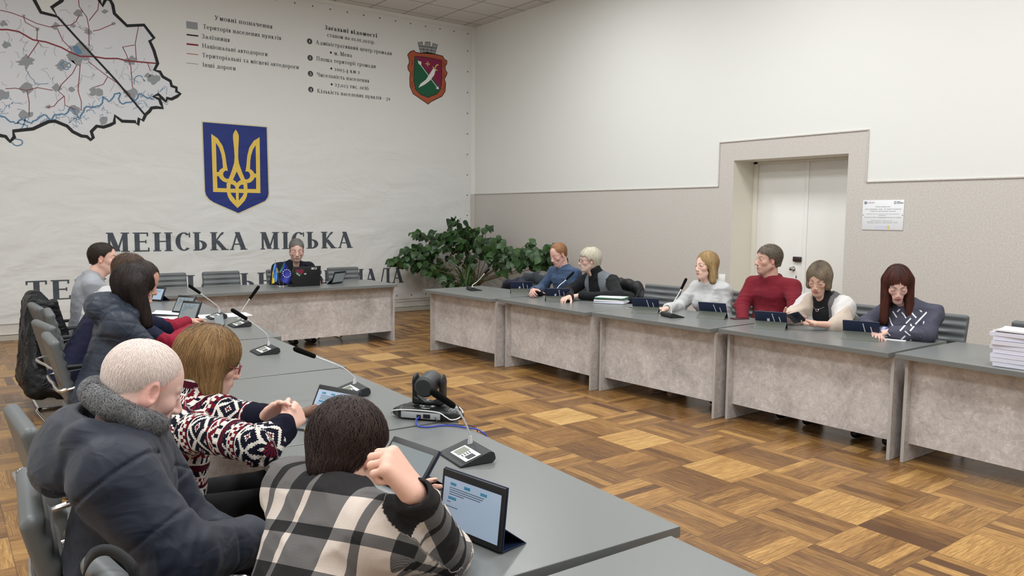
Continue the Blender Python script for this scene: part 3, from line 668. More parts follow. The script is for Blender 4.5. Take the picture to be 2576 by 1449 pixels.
fill(mb, Z1([(660, 420), (700, 415), (735, 460), (748, 490), (700, 500), (675, 470)]), -.0158, 0)
fill(mb, Z1([(1290, 705), (1325, 740), (1310, 748)]), -.0158, 0); stroke(mb, Z1(spline([(1220, 770), (1225, 715), (1265, 690), (1300, 705)], 5)), .012, -.0159, 0)
bp('map_rivers', mb, m_river)
mb = MB()
for sd in range(120):
    x = rnd.uniform(-200, 1350); y = rnd.uniform(-20, 1150) if x < 900 else rnd.uniform(380, 1050)
    if (x > 330 and x < 480 and y < 120) or y > 1120-.25*abs(x-600): continue
    L = rnd.uniform(20, 150); a = rnd.choice([0, .5, 1.2, 1.6, 2.6, 3.4, 4.4])+rnd.uniform(-.2, .2)
    stroke(mb, Z1(wander([(x, y), (x+L*.5*math.cos(a), y+L*.5*math.sin(a)), (x+L*math.cos(a+.4), y+L*math.sin(a+.4))], 4, sd+200, 3)), .006, -.0156, 0)
for sd in range(80):
    x = rnd.uniform(630, 850); y = rnd.uniform(400, 570); a = rnd.choice([.7, 2.3]); stroke(mb, Z1([(x, y), (x+rnd.uniform(20, 60)*math.cos(a), y+rnd.uniform(20, 60)*math.sin(a))]), .004, -.0157, 0)
bp('map_minor_roads', mb, m_grey)
# ------------------------------------------------------------------ desks
m_top = mat('desk_top_graphite', rough=.30, spec=.5, fn=lambda t: {'Base Color': t.mix(t.noise(t.pos(), 900, 2), srgb(108, 110, 109), srgb(116, 118, 117)), 'Normal': t.bump(t.noise(t.pos(), 700, 2), .06, .001)})
def f_conc(t):
    o = t.obj(); x, y, z = t.xyz(o)
    rnd = E_(t, t.n('ShaderNodeObjectInfo').outputs['Random'])
    p = t.vec(x+rnd*7, y, z)
    a = t.noise(p, 3.2, 6, .62, .8); b = t.noise(p, 11, 5, .65, 1.4); v = (t.noise(p, 5., 4, .6, 2.2)-.5).ab(); v2 = (t.noise(p, 9., 4, .6, 2.6)-.5).ab()
    f = t.noise(p, 60, 3, .6)
    vein = (v < .007)*.10+(v2 < .009)*.08+(t.noise(p, 26, 5, .7, 1.)-.5)*.22
    c = t.ramp(a*.5+b*.4+f*.12+vein, [(.34, srgb(156, 150, 148)), (.48, srgb(184, 178, 176)), (.6, srgb(204, 198, 196)), (.76, srgb(230, 225, 223))])
    return {'Base Color': c}
m_conc = mat('desk_concrete_laminate', rough=.5, fn=f_conc, spec=.35)
m_edge = mat('desk_edge_band', srgb(176, 172, 168), .5)
def desk(x0, y0, x1, y1, depth, side, label, group, ends=(1, 1)):
    """front edge from (x0,y0) to (x1,y1); side=+1: sitters on the left of that direction"""
    L = math.hypot(x1-x0, y1-y0); a = math.atan2(y1-y0, x1-x0)
    r = empty('conference_desk', (x0, y0, 0), a, label, 'desk', group)
    sy = side
    def bx(name, xa, xb, ya, yb, za, zb, m, bev=.0015):
        mb = MB(); lo, hi = sorted((ya*sy, yb*sy)); mb.box((xa, lo, za), (xb, hi, zb), bev); return mb.build(name, m, r, smooth=False)
    bx('tabletop', .002, L-.002, 0, depth, .716, .75, m_top, .002)
    for e in (0, 1):
        xa, xb = (.028, .05) if e == 0 else (L-.024, L-.002)
        o = bx('side_panel', xa, xb, .092, depth-.06, .002, .716, m_conc); bx('edge_band', xa, xb, .0905, .092, .002, .716, m_edge, 0).parent = o
    bx('modesty_panel', .05, L-.024, .145, .163, .125, .716, m_conc)
    return r
GR, GL = 'grey desks of the right row by the door wall', 'grey desks of the left row nearest the camera'
RT = [(-3.185, -3.60, -3.13, -4.915), (-3.045, -4.935, -3.065, -6.35), (-3.0, -6.37, -2.935, -7.69), (-2.86, -7.71, -2.83, -9.08), (-2.80, -9.105, -2.815, -10.48)]
RL = ['grey desk at the far end of the right row beside the plant', 'grey desk of the right row under the green folder pile', 'grey desk of the right row in front of the blonde woman in white', 'grey desk of the right row in front of the woman in a shawl', 'grey desk of the right row carrying the tall white paper stack']
for q, lb in zip(RT, RL): desk(*q, .88, 1, lb, GR)
LT = [(-5.745, -3.40, -5.808, -4.79), (-5.785, -4.81, -5.878, -6.19), (-5.951, -6.21, -5.976, -7.50), (-6.022, -7.52, -6.07, -8.845), (-6.115, -8.865, -6.197, -10.21), (-6.271, -10.235, -6.32, -11.6)]
LL = ['grey desk of the left row touching the head table', 'grey desk of the left row holding the papers and the far tablets', 'grey desk of the left row holding the second nearest microphone row', 'grey desk of the left row in front of the woman in patterned sweater', 'grey desk of the left row in front of the woman in plaid', 'grey desk cut by the lower edge of the picture']
LL[2] = 'grey desk of the left row under the microphone beyond the blonde woman'
for q, lb in zip(LT, LL): desk(*q, .84, -1, lb, GL)
desk(-5.93, -2.83, -3.10, -2.83, .88, 1, 'long grey head table with marbled front under the blue trident shield', None)
# ------------------------------------------------------------------ chairs
m_leather = mat('grey_leatherette', srgb(92, 95, 96), .42, fn=lambda t: {'Normal': t.bump(t.voro(t.obj(), 420), .12, .001)}, spec=.45)
m_leather2 = m_leather
m_pad = mat('arm_pad_black', srgb(40, 41, 43), .5)
def make_chair():
    r = empty('conference_chair', (0, 0, 0), 0)
    tilt = -.24; R = rotm(0, tilt, 0)
    c0 = A(-.262, 0, .70)
    ops = [(rbox(c0, (.026, .232, .215), .025, R), '+', 0)]
    ops.append((ell(c0+R@A(.30, 0, 0), (.285, .34, .6), R), '-', .02))      # slight hollow across
    for k in range(6): # stitched ribs on the front
        z = -.15+k*.062
        a = c0+R@A(.031, -.3, z); b = c0+R@A(.031, .3, z); ops.append((cone(a, b, .008, .008), '-', .012))
    for k in range(7):
        z = -.181+k*.062; a = c0+R@A(.012, -.21, z); b = c0+R@A(.012, .21, z); ops.append((cone(a, b, .018, .018), '+', .006))
    sdf_obj('backrest', ops, .006, (-.45, -.27, .4), (-.05, .27, 1.0), m_leather, r)
    ops = [(rbox((0, 0, .445), (.24, .235, .034), .03), '+', 0), (cone((.235, -.2, .43), (.235, .2, .43), .03, .03), '+', .03)]
    for k in range(5): x = -.14+k*.07; ops.append((cone((x, -.3, .486), (x, .3, .486), .008, .008), '-', .012))
    sdf_obj('seat', ops, .007, (-.3, -.28, .36), (.32, .28, .54), m_leather, r)
    for s in (-1, 1):
        y = .268*s
        P = spline([(-.30, 0, .625), (-.305, y*.6, .625), (-.28, y, .63), (-.1, y, .655), (.13, y, .66), (.2, y, .6), (.215, y, .35), (.225, y, .1), (.215, y, .03), (.15, y, .013), (-.1, y, .012), (-.26, y, .012), (-.30, y*.85, .012), (-.305, 0, .012)], 6)
        mb = MB(); mb.tube(P, .0105, 10); mb.cyl((.0, y, .40), (.0, .2*s, .42), .008); mb.cyl((.215, y, .40), (.0, .22*s, .41), .008); o = mb.build('side_frame', m_chrome, r)
        mb = MB(); mb.box((-.22, y-.022, .655), (.14, y+.022, .678), .009); mb.build('arm_pad', m_pad, r)
    return r
chair0 = make_chair(); _used = []
def chair(x, y, rz, label, group='grey ribbed conference chairs'):
    z = (x, y, 0)
    if not _used: o = chair0; o.location = z; o.rotation_euler = (0, 0, rz); o['label'] = label; _used.append(1)
    else: o = copy_tree(chair0, z, rz, label)
    o['category'] = 'chair'; o['group'] = group; return o
# left row (facing the hall), head table and right row
for x, y, rz, lb in [(-6.93, -4.02, .0, 'grey chair under the black coat at the far end of the left row'),
        (-6.94, -4.54, .05, 'grey chair nearest the hanging black coat, leaning behind the others'), (-6.90, -5.06, -.05, 'grey chair pushed in further right than its neighbours in the left row'),
        (-7.01, -5.72, .12, 'grey chair third from the front of the cluster beside the navy sleeve'), (-7.04, -6.42, 0, 'grey chair with bright chrome hoop behind the woman in puffer jacket'),
        (-7.35, -8.40, .05, 'grey chair behind the woman in the patterned sweater'), (-7.40, -9.32, -.06, 'large grey chair carrying the man in navy padded coat'),
        (-7.30, -9.99, .15, 'grey chair with a black bag strap at the bottom edge')]: chair(x, y, rz, lb)
for x, y, rz, lb in [(-5.62, -1.95, -pi/2, 'grey chair at the left end of the head table'), (-4.97, -1.95, -pi/2, 'empty grey chair at the head table below the first title word'),
        (-4.16, -1.93, -pi/2, 'grey chair behind the man at the laptop'), (-3.32, -1.95, -pi/2, 'empty grey chair at the right of the laptop')]: chair(x, y, rz, lb)
for x, y, rz, lb in [(-1.92, -3.75, pi-.1, 'grey chair at the plant end of the right row with a dark jacket'), (-1.86, -4.55, pi, 'grey chair of the man in blue sweater'), (-1.83, -5.35, pi+.05, 'grey chair hung with a black jacket behind the white haired man'),
        (-1.88, -6.0, pi+.12, 'empty grey chair between the folder pile and the woman in white'), (-1.78, -7.0, pi, 'grey chair of the blonde woman in white'), (-1.76, -7.62, pi, 'grey chair of the man in maroon'), (-1.84, -8.22, pi, 'grey chair of the woman in a plaid shawl'),
        (-1.88, -8.83, pi+.06, 'grey chair of the woman with long dark red hair'), (-1.90, -9.56, pi-.05, 'empty grey chair behind the tall paper stack at the right edge')]: chair(x, y, rz, lb)
# ------------------------------------------------------------------ gooseneck microphones
m_foam = mat('mic_foam_black', srgb(14, 14, 15), .95, fn=lambda t: {'Normal': t.bump(t.noise(t.obj(), 900, 2), .5, .002)}, spec=.1)
m_neck = mat('mic_neck_white_metal', srgb(214, 214, 216), .28, .35); m_label = mat('mic_label_white', srgb(228, 228, 228), .4); m_lcd = mat('lcd_grey_green', srgb(120, 126, 112), .25); m_base = mat('mic_base_black', srgb(34, 35, 38), .5)
def mic(x, y, rz, neck, label, group='gooseneck microphones on the desks'):
    """rz: direction of the raised rear edge; neck: world offsets from the neck foot to bend, neck end, capsule end"""
    r = empty('gooseneck_microphone', (x, y, .751), rz, label, 'microphone', group)
    mb = MB(); pr_ = [(-.075, 0), (.055, 0), (.068, .012), (.062, .036), (.045, .042), (-.06, .010), (-.075, .004)]
    M = Matrix(((1, 0, 0, 0), (0, 0, -1, .095), (0, 1, 0, 0), (0, 0, 0, 1))); mb.prism(pr_, .19, M, 0, .003); mb.build('mic_base', m_base, r)
    s = (.042-.010)/(.045+.06)
    def on(xa, xb, ya, yb, h, m, name, par=r):
        mb = MB(); V = []
        for dz in (0, .0012):
            for a, b in ((xa, ya), (xb, ya), (xb, yb), (xa, yb)): V.append((a, b, .010+(a+.06)*s+h+dz))
        mb.pf(V, [(3, 2, 1, 0), (4, 5, 6, 7), (0, 1, 5, 4), (1, 2, 6, 5), (2, 3, 7, 6), (3, 0, 4, 7)]); return mb.build(name, m, par, smooth=False)
    lab = on(-.048, .012, -.082, .045, .0006, m_label, 'label_plate'); on(-.040, .004, -.012, .035, .002, m_lcd, 'display', lab); on(-.034, -.004, -.074, -.044, .002, m_black, 'button', lab)
    for k in range(4): on(-.036+k*.010, -.033+k*.010, -.036, -.018, .002, m_black, 'label_print', lab)
    f = A(.034, .045, .036)
    R = rotm(rz).T; nk = [f, f+A(0, 0, .03)]+[f+R@A(*v) for v in neck]
    mb = MB(); mb.cyl(f, f+A(0, 0, .03), .011, .006, 14); P = spline(nk[1:4], 8); mb.tube(P, .0036, 10); e = nk[3]; d = (nk[4]-e); ln = np.linalg.norm(d); d = d/ln; mb.cyl(e-d*.002, e+d*.012, .0055, .0062, 12); mb.build('neck', m_neck, r)
    ops = []; mb = MB(); n0 = e+d*.01; L = ln-.01; prof = [(.001, 0), (.009, .002), (.0115, .01), (.0125, L*.5), (.0135, L*.8), (.012, L*.93), (.007, L*.985), (.001, L)]
    z = Vector(d); q = z.to_track_quat('Z', 'Y').to_matrix().to_4x4(); q.translation = Vector(n0); mb.lathe(prof, 18, q); mb.build('foam_windscreen', m_foam, r)
    return r
def nv(foot, *pts, y=None):   # neck control points measured in the plane through the foot
    out = []
    for k, p in enumerate(pts): out.append(tuple(pY(*p, foot[1])-A(foot[0], foot[1], .787)))
    return out
def mic_at(px_base, rz, pts, label):
    b = pz(*px_base); R = rotm(rz); foot = A(b[0], b[1], 0)+R@A(.034, .045, 0)
    return mic(b[0], b[1], rz, nv(foot, *pts), label)
mic_at((1176, 1152), -.12, [(1168, 1058), (1148, 1026), (1083, 982)], 'nearest gooseneck microphone with white label between camera device and tablet')
mic_at((884, 990), -.1, [(862, 925), (798, 899), (738, 876)], 'gooseneck microphone leaning left in front of the blonde woman')
mic_at((668, 887), -.05, [(668, 838), (625, 805), (581, 778)], 'gooseneck microphone in the middle of the left row, capsule leaning left')
mic_at((604, 820), -.05, [(598, 800), (626, 755), (652, 719)], 'gooseneck microphone with its capsule leaning right toward the head table')
mic_at((545, 800), -.05, [(545, 768), (507, 740), (474, 717)], 'farthest gooseneck microphone of the left row lying over the papers')
mic_at((1192, 730), pi-.25, [(1201, 708), (1217, 690), (1231, 676)], 'gooseneck microphone alone near the plant on the right row')
mic_at((1400, 754), pi-.25, [(1404, 722), (1422, 706), (1444, 684)], 'gooseneck microphone in front of the white haired man with glasses')
mic_at((1690, 797), pi-.3, [(1694, 762), (1712, 731), (1727, 700)], 'gooseneck microphone in front of the blonde woman in white')
mic_at((800, 712), pi/2, [(779, 685), (775, 678), (768, 666)], 'gooseneck microphone hidden behind the laptop, only white neck showing')
# ------------------------------------------------------------------ tablets in folding covers
m_navy = mat('cover_navy', srgb(24, 36, 66), .55); m_navy2 = mat('cover_flap_grey', srgb(88, 92, 84), .6); m_white2 = mat('plain_white', srgb(226, 228, 232), .5)
def screen_mat(name, a, e): 
    m = mat(name, srgb(*a), .12); b = m.node_tree.nodes['Principled BSDF']; b.inputs['Emission Color'].default_value = (*srgb(*a), 1); b.inputs['Emission Strength'].default_value = e; return m
m_scr, m_scr2, m_ui, m_txt = screen_mat('screen_lit', (150, 166, 186), .30), screen_mat('screen_dim', (120, 126, 128), .25), screen_mat('ui_teal', (48, 110, 138), .4), screen_mat('ui_text', (70, 84, 96), .3)
m_scr_off = mat('screen_dark', srgb(20, 22, 28), .1)
def tablet(bl, br, up, label, group, w=None, h=.165, lit=1, stand=1, name='tablet_computer', dot=0, text=1):
    """bl, br: lower corners seen from the screen side; up: unit vector along the slab"""
    bl, br, up = A(*bl), A(*br), A(*up); up = up/np.linalg.norm(up); x = (br-bl); w = w or np.linalg.norm(x); x = x/np.linalg.norm(x); up = up-x*(up@x); up /= np.linalg.norm(up); n = np.cross(x, up)
    r = empty(name, bl, 0, label, 'tablet', group); r.matrix_world = Matrix(((x[0], up[0], n[0], bl[0]), (x[1], up[1], n[1], bl[1]), (x[2], up[2], n[2], bl[2]), (0, 0, 0, 1)))
    mb = MB(); mb.box((0, 0, -.008), (w, h, 0), .0035); mb.build('body', m_black, r)
    if lit:
        b = .016; mb = MB(); mb.box((b*.7, b, 0), (w-b*.7, h-b*1.3, .0006)); sc = mb.build('screen', m_scr if lit == 1 else m_scr2, r, smooth=False)
        if text:
            mb = MB(); W2, H2 = w-2*b, h-2.3*b
            for u, v, du, dv in ((.10, .86, .11, .06), (.36, .86, .11, .06), (.66, .85, .035, .06), (.70, .85, .035, .06), (.74, .85, .035, .06), (.08, .56, .15, .06)): mb.box((b+u*W2, b+v*H2, .0006), (b+(u+du)*W2, b+(v+dv)*H2, .0009))
            mb.build('screen_buttons', m_ui, r, smooth=False).parent = sc
            mb = MB()
            for u, v, du in ((.09, .80, .64), (.09, .755, .62), (.09, .71, .58), (.09, .665, .28), (.06, .50, .07), (.05, .40, .22)): mb.box((b+u*W2, b+v*H2, .0006), (b+(u+du)*W2, b+(v+.016)*H2, .0009))
            mb.build('screen_text', m_txt, r, smooth=False).parent = sc
    else:
        mb = MB(); mb.box((.008, .008, 0), (w-.008, h-.008, .0006)); mb.build('screen', m_scr_off, r, smooth=False)
    mb = MB(); mb.box((-.002, -.002, -.0125), (w+.002, h+.002, -.008), .002); cv = mb.build('cover', m_navy, r)
    if not lit or dot:
        mb = MB()
        for u, l in ((.36, .55), (.17, .38)): # bright slanted strips on the cover back
            mb.pf([((u+.00)*w, .34*h, -.0128), ((u+.026)*w, .34*h, -.0128), ((u+.14*l+.026)*w, (.36+l)*h, -.0128), ((u+.14*l)*w, (.36+l)*h, -.0128)], [(3, 2, 1, 0), (0, 1, 2, 3)])
        if dot == 2: mb.box((.54*w, .44*h, -.0132), (.62*w, .60*h, -.0125))
        mb.build('cover_marks', m_white2, r, smooth=False).parent = cv
    if stand:  # folded flap: a small wedge behind the slab, in world space
        Mi = r.matrix_world.inverted(); mid = bl; back = -np.array([n[0], n[1], 0.]); back /= np.linalg.norm(back); zt = .751
        d1, hh = .085, .06
        hx = bl+up*(hh/up[2])-n*.013; hx0 = A(hx[0], hx[1], hx[2]); g0 = A(*(hx0+back*d1)); g0[2] = zt; g1 = A(*(bl-n*.013)); g1[2] = zt+.002
        V = []
        for e in (0., w):
            for p_ in (hx0, g0, g1, g1+A(0, 0, .004), g0+A(0, 0, .004)+back*-.006, hx0-back*.004): V.append(Mi@Vector(p_+x*e))
        mb = MB(); mb.pf(V, [(0, 1, 7, 6), (1, 2, 8, 7), (2, 3, 9, 8), (3, 4, 10, 9), (4, 5, 11, 10), (5, 0, 6, 11), (0, 5, 4, 1), (4, 3, 2, 1), (6, 7, 10, 11), (7, 8, 9, 10)], None, 0)
        mb.build('folding_stand', m_navy2 if not lit else m_navy, r, smooth=False)
    return r
TG = 'tablets in navy covers on the right row'
def rtab(pa, pb, label, dot=1, lean=.62, h=.165):
    a, b = pz(*pa, .752), pz(*pb, .752); x = b-a; x[2] = 0; x /= np.linalg.norm(x)
    # seen from behind: image-left end is the right end for the sitter
    face = A(-x[1], x[0], 0); face = face if face[0] > 0 else -face
    b = a+x*.245; up = A(0, 0, 1)-face*lean
    a2 = a+face*.075; b2 = b+face*.075
    return tablet(b2, a2, up, label, TG, h=h, lit=0, dot=dot)
rtab((1285, 738), (1336, 738), 'navy backed tablet in front of the man in blue sweater', 2)
rtab((1373, 758), (1434, 758), 'navy backed tablet in front of the white haired man', 2)
rtab((1590, 785), (1652, 788), 'navy backed tablet beside the hand of the woman in white')
rtab((1757, 797), (1822, 802), 'navy backed tablet between the woman in white and the man in maroon')
rtab((1898, 823), (1978, 829), 'navy backed tablet in front of the woman holding a phone', 2)
rtab((2119, 850), (2209, 857), 'navy backed tablet in front of the woman with dark red hair')
LG = 'lit tablets on the left row'
tablet((-6.775, -9.822, .757), (-6.733, -10.062, .757), (.13, -.03, 1), 'large lit tablet nearest the camera held by the hand of the woman in plaid', LG, h=.168)
def ltab(px, face, w, h, lean, label, **k):
    c = pz(*px, .757); f = A(math.cos(face), math.sin(face), 0); x = A(f[1], -f[0], 0)*-1; up = A(0, 0, 1)-f*lean   # f: screen direction
    x = np.cross(up/np.linalg.norm(up), f); x /= np.linalg.norm(x)
    return tablet(c-x*w/2, c+x*w/2, up, label, LG, h=h, **k)
ltab((820, 1066), pi+.35, .24, .16, .55, 'lit tablet left of the short brown hair in front of the blonde woman')
ltab((985, 1225), pi+.15, .24, .16, .8, 'dim tablet half hidden behind the fist of the woman in plaid', lit=2, text=0)
ltab((453, 787), pi+.55, .20, .17, .6, 'farther of two upright tablets standing on white papers', lit=2)
ltab((465, 813), pi+.55, .19, .19, .5, 'nearer dim upright tablet standing between papers and red sleeve', lit=2)
ltab((392, 757), pi+.6, .13, .15, .5, 'lit tablet right at the face of the dark haired man bending at far left')
tb = tablet((-3.83, -2.42, .757), (-3.62, -2.30, .757), (.10, -.32, .8), 'dark tablet in blue cover beside the open laptop', None, h=.16, lit=2, text=0)
# ------------------------------------------------------------------ phones
def phone(px, rz, label, col=(30, 30, 34), z=.7515, case=None):
    c = pz(*px, .755); r = empty('smartphone', (c[0], c[1], z), rz, label, 'phone'); m = mat('phone_case', srgb(*col), .35)
    mb = MB(); mb.box((-.038, -.078, 0), (.038, .078, .008), .004); mb.build('case', m, r); mb = MB(); mb.box((-.034, -.074, .008), (.034, .074, .0088), .0004); mb.build('screen', m_scr_off, r); return r
phone((1861, 801), 1.2, 'dark red smartphone lying on the right row before the man in maroon', (96, 36, 38)); phone((1597, 777), .3, 'pale smartphone lying left of the tablet of the woman in white', (200, 198, 196))
phone((714, 719), 1.5, 'white smartphone lying left of the small flags', (210, 210, 210))
# ------------------------------------------------------------------ papers
m_paper = mat('paper_white', srgb(228, 228, 232), .7); m_paper2 = mat('paper_lilac_white', srgb(212, 212, 226), .7)
def sheet(cx, cy, rz, label, w=.21, h=.297, t=.003, z=.7505, m=None, group=None, curl=.0, seed=0):
    r = random.Random(seed); mb = MB(); n = 8; V = []
    for k in range(n+1):
        for l in range(n+1):
            u, v = k/n-.5, l/n-.5; V.append((u*w, v*h, curl*(abs(u)*2)**3*.5*(1+v)+.0))
    F = [(k*(n+1)+l, (k+1)*(n+1)+l, (k+1)*(n+1)+l+1, k*(n+1)+l+1) for k in range(n) for l in range(n)]
    N = len(V); V2 = V+[(a, b, c+t) for a, b, c in V]; F2 = [f[::-1] for f in F]+[tuple(i+N for i in f) for f in F]
    for k in range(n):
        for (a, b) in ((k, k+1), ((k+1)*(n+1)*0+n*(n+1)+k+1, n*(n+1)+k)): F2.append((a, b, b+N, a+N))
        for (a, b) in (((k+1)*(n+1), k*(n+1)), (k*(n+1)+n, (k+1)*(n+1)+n)): F2.append((a, b, b+N, a+N))
    mb.pf(V2, F2); o = mb.build('paper_sheet', m or m_paper, None, smooth=False); o.location = (cx, cy, z); o.rotation_euler = (0, 0, rz); tag(o, label, 'paper', group); return o
c = pz(420, 790); sheet(c[0], c[1], .9, 'white paper bundle with curled corner left of the upright tablets', t=.004, curl=.02)
c = pz(445, 803); sheet(c[0], c[1], 1.15, 'flat white sheets under the upright tablets', .3, .42)
c = pz(545, 795); sheet(c[0], c[1], 1.5, 'long white sheets running under the farthest microphone base', .26, .55, .002)
c = pz(2228, 850); sheet(c[0], c[1], .3, 'white sheet under the hand of the woman with dark red hair')
# tall stack at the right edge
b0 = pz(2560, 925); sx, sy_ = b0[0]+.05, b0[1]-.02; zz = .7505
rnd = random.Random(7)
for k in range(9):
    t = .024 if k < 8 else .010
    o = sheet(sx+rnd.uniform(-.012, .012)+k*.002, sy_+rnd.uniform(-.012, .012)+k*.0015, .08+rnd.uniform(-.05, .05), ['bottom', 'second lowest', 'third lowest', 'fourth lowest', 'fifth lowest', 'sixth lowest', 'seventh lowest', 'eighth lowest', 'topmost'][k]+' paper bundle of the tall white stack at the right edge', .215, .30, t, zz, m_paper2 if k < 8 else m_paper, 'paper bundles stacked at the right edge', .004 if k < 8 else .01, k)
    zz += t+.002
# folder pile in the middle of the right row
c = pz(1535, 762); cx_, cy_ = c[0]+.02, c[1]; a = 1.05
def slab(name, lo, hi, m, z, rz, label, cat, x=0, y=0, bev=.002, group=None):
    mb = MB(); mb.box(lo, hi, bev); o = mb.build(name, m); o.location = (cx_+x, cy_+y, z); o.rotation_euler = (0, 0, rz); tag(o, label, cat, group); return o
FP = 'pile of folders before the white haired man'
slab('document_file', (-.16, -.12, 0), (.16, .12, .022), m_paper2, .7505, -a, 'thick lilac white file at the bottom of the folder pile', 'file', bev=.009)
slab('document_file', (-.155, -.118, 0), (.155, .118, .014), m_paper, .774, -a+.06, 'white file lying second in the folder pile', 'file', -.005, .006, .004)
slab('document_folder', (-.15, -.112, 0), (.15, .112, .010), mat('olive_card', srgb(98, 100, 78), .6), .7895, -a-.04, 'olive grey folder in the middle of the folder pile', 'folder', .004)
slab('document_folder', (-.158, -.118, 0), (.158, .118, .008), mat('folder_green', srgb(50, 116, 92), .5), .801, -a+.08, 'green folder near the top of the folder pile', 'folder')
slab('paper_sheet', (-.145, -.105, 0), (.145, .105, .003), m_paper, .810, -a-.05, 'white sheets on top of the green folder', 'paper')
# open wallet-like case
c = pz(1364, 742); m_wal = mat('wallet_brown', srgb(58, 36, 26), .5); m_tan = mat('wallet_lining', srgb(206, 172, 138), .6)
r = empty('glasses_case', (c[0], c[1], .751), .5, 'open brown case with tan lining between the first two navy tablets', 'case')
mb = MB(); mb.sphere((0, 0, .012), (.09, .05, .014), 10); mb.build('shell', m_wal, r); mb = MB(); mb.sphere((-.02, .0, .021), (.058, .036, .010), 10); mb.build('lining', m_tan, r)
# ------------------------------------------------------------------ laptop with stickers
m_lap = mat('laptop_black', srgb(22, 23, 26), .4)
q0, q1 = pz(735, 722, .752), pz(815, 718, .752); x = q1-q0; x[2] = 0; w_ = .36; x /= np.linalg.norm(x)
r = empty('laptop', (q0[0], q0[1]+.0, .751), math.atan2(x[1], x[0]), 'open black laptop with a heart sticker on the head table', 'laptop')
mb = MB(); mb.box((0, 0, 0), (w_, .235, .018), .003); mb.build('keyboard_half', m_lap, r)
tl = .12; lid = MB(); lid.box((0, -.006, 0), (w_, 0, .235), .003); lo = lid.build('lid', m_lap, r); lo.location = (0, .0, .016); lo.rotation_euler = (tl, 0, 0)
mb = MB(); mb.box((.012, 0, .012), (w_-.012, .001, .222)); mb.build('screen', m_scr2, lo, smooth=False)
def heart(cx, cz, s, m, name, y, lo_, half=None):
    P = []
    for k in range(48):
        t = 2*pi*k/48; P.append((cx+s*.062*16*math.sin(t)**3/16, cz+s*.062*(13*math.cos(t)-5*math.cos(2*t)-2*math.cos(3*t)-math.cos(4*t))/16))
    if half: P = [p for p in P if (p[0]-cx)*.75+(p[1]-cz)+.012 < 0]+[(cx+.03, cz-.0345), (cx-.055, cz+.029)][:2]
    mb = MB(); mb.pf([(a, y, b) for a, b in P], [tuple(range(len(P)))]); o = mb.build(name, m, lo_, smooth=False); return o
hs = heart(.085, .165, .85, mat('sticker_maroon', srgb(118, 34, 62), .5), 'heart_sticker', -.0068, lo)
mb = MB(); mb.pf([(a, -.0072, b) for a, b in [(.035, .18), (.033, .155), (.048, .135), (.085, .108), (.115, .13), (.10, .14)]], [tuple(range(6))]); mb.build('sticker_green_part', mat('sticker_green', srgb(24, 84, 52), .5), hs, smooth=False)
mb = MB(); Mm = Matrix.Translation((.048, -.0076, .158))@Matrix.Rotation(.62, 4, 'Y')
x_ = 0
for ch in 'МENA': pass
lt_ = text_polys('МЕНА', .2, .09, .02)[0]; wd = text_polys('МЕНА', .2, .09, .02)[1]
for q in lt_: mb.pf([Mm@Vector((a/wd*.055, 0, b*.016-.01)) for a, b in q], [tuple(range(len(q)))])
mb.build('sticker_word', m_white2, hs, smooth=False)
for (a, b, c_, d) in ((.145, .172, .135, .15), (.235, .305, .195, .218)):
    mb = MB(); mb.box((a, -.0072, c_), (b, -.0066, d), .0); st = mb.build('white_sticker', m_white2, lo, smooth=False); mb = MB(); mb.box((a+(b-a)*.4, -.0076, c_+.006), (b-.006, -.0072, d-.005)); mb.box((a+.005, -.0076, c_+.004), (a+.012, -.0072, d-.004)); mb.build('sticker_print', m_black, st, smooth=False)
# ------------------------------------------------------------------ two table flags
def flag(foot, top, tip_cols, label, pts, m_cloth, seed):
    r = empty('table_flag', foot, 0, label, 'flag', 'small flags standing on the head table')
    f = A(*foot); mb = MB(); mb.lathe([(.022, 0), (.022, .004), (.006, .009), (.003, .016), (.001, .016)], 20); mb.build('stand', m_chrome, r)
    mb = MB(); mb.cyl((0, 0, .005), A(*top)-f, .0022, .0018, 8); mb.build('pole', m_chrome, r); mb = MB(); t = A(*top)-f; mb.lathe([(.003, 0), (.004, .006), (.001, .018)], 10, Matrix.Translation(t)); mb.build('finial', mat('finial_gold', srgb(190, 170, 110), .3, .8), r)
    return r, A(*top)-f
fy = -2.50
def flagcloth(r, outline, m, name, f, seed, nx=14, nz=20):
    """outline: left and right edges (pixel) from top to bottom in the plane y=fy"""
    L, Rr = outline; V = []; U = []
    Lp = spline([tuple(pY(*p, fy)) for p in L], 6); Rp = spline([tuple(pY(*p, fy)) for p in Rr], 6); n = min(len(Lp), len(Rp))
    for i in range(n):
        for k in range(nx+1):
            u = k/nx; p = Lp[i]*(1-u)+Rp[i]*u; p = p+A(0, .012*math.sin(u*7+i*.25+seed)*min(1, i/6), 0); V.append(p-A(*f)); U.append((u, i/(n-1), 0))
    F = [(i*(nx+1)+k, i*(nx+1)+k+1, (i+1)*(nx+1)+k+1, (i+1)*(nx+1)+k) for i in range(n-1) for k in range(nx)]
    o = npmesh(name, np.array(V), np.array(F), m, r, uv=np.array(U)); sm = o.modifiers.new('thickness', 'SOLIDIFY'); sm.thickness = .0012; return o
m_fb = mat('flag_blue', srgb(80, 150, 226), .6); m_fy = mat('flag_yellow', srgb(240, 214, 60), .6); m_eu = mat('flag_eu_blue', srgb(38, 48, 150), .6); m_fgr = mat('flag_green_back', srgb(52, 116, 96), .6); m_fst = mat('flag_stars_white', srgb(236, 232, 214), .6); m_fdk = mat('flag_dark_fold', srgb(26, 34, 78), .6); m_fgo = mat('flag_gold_fold', srgb(188, 150, 40), .6)
k_ = 260/2355.
Zf = lambda *p: [(640+a*k_, 600+b*k_) for a, b in p]
pf0 = pz(708, 724); 
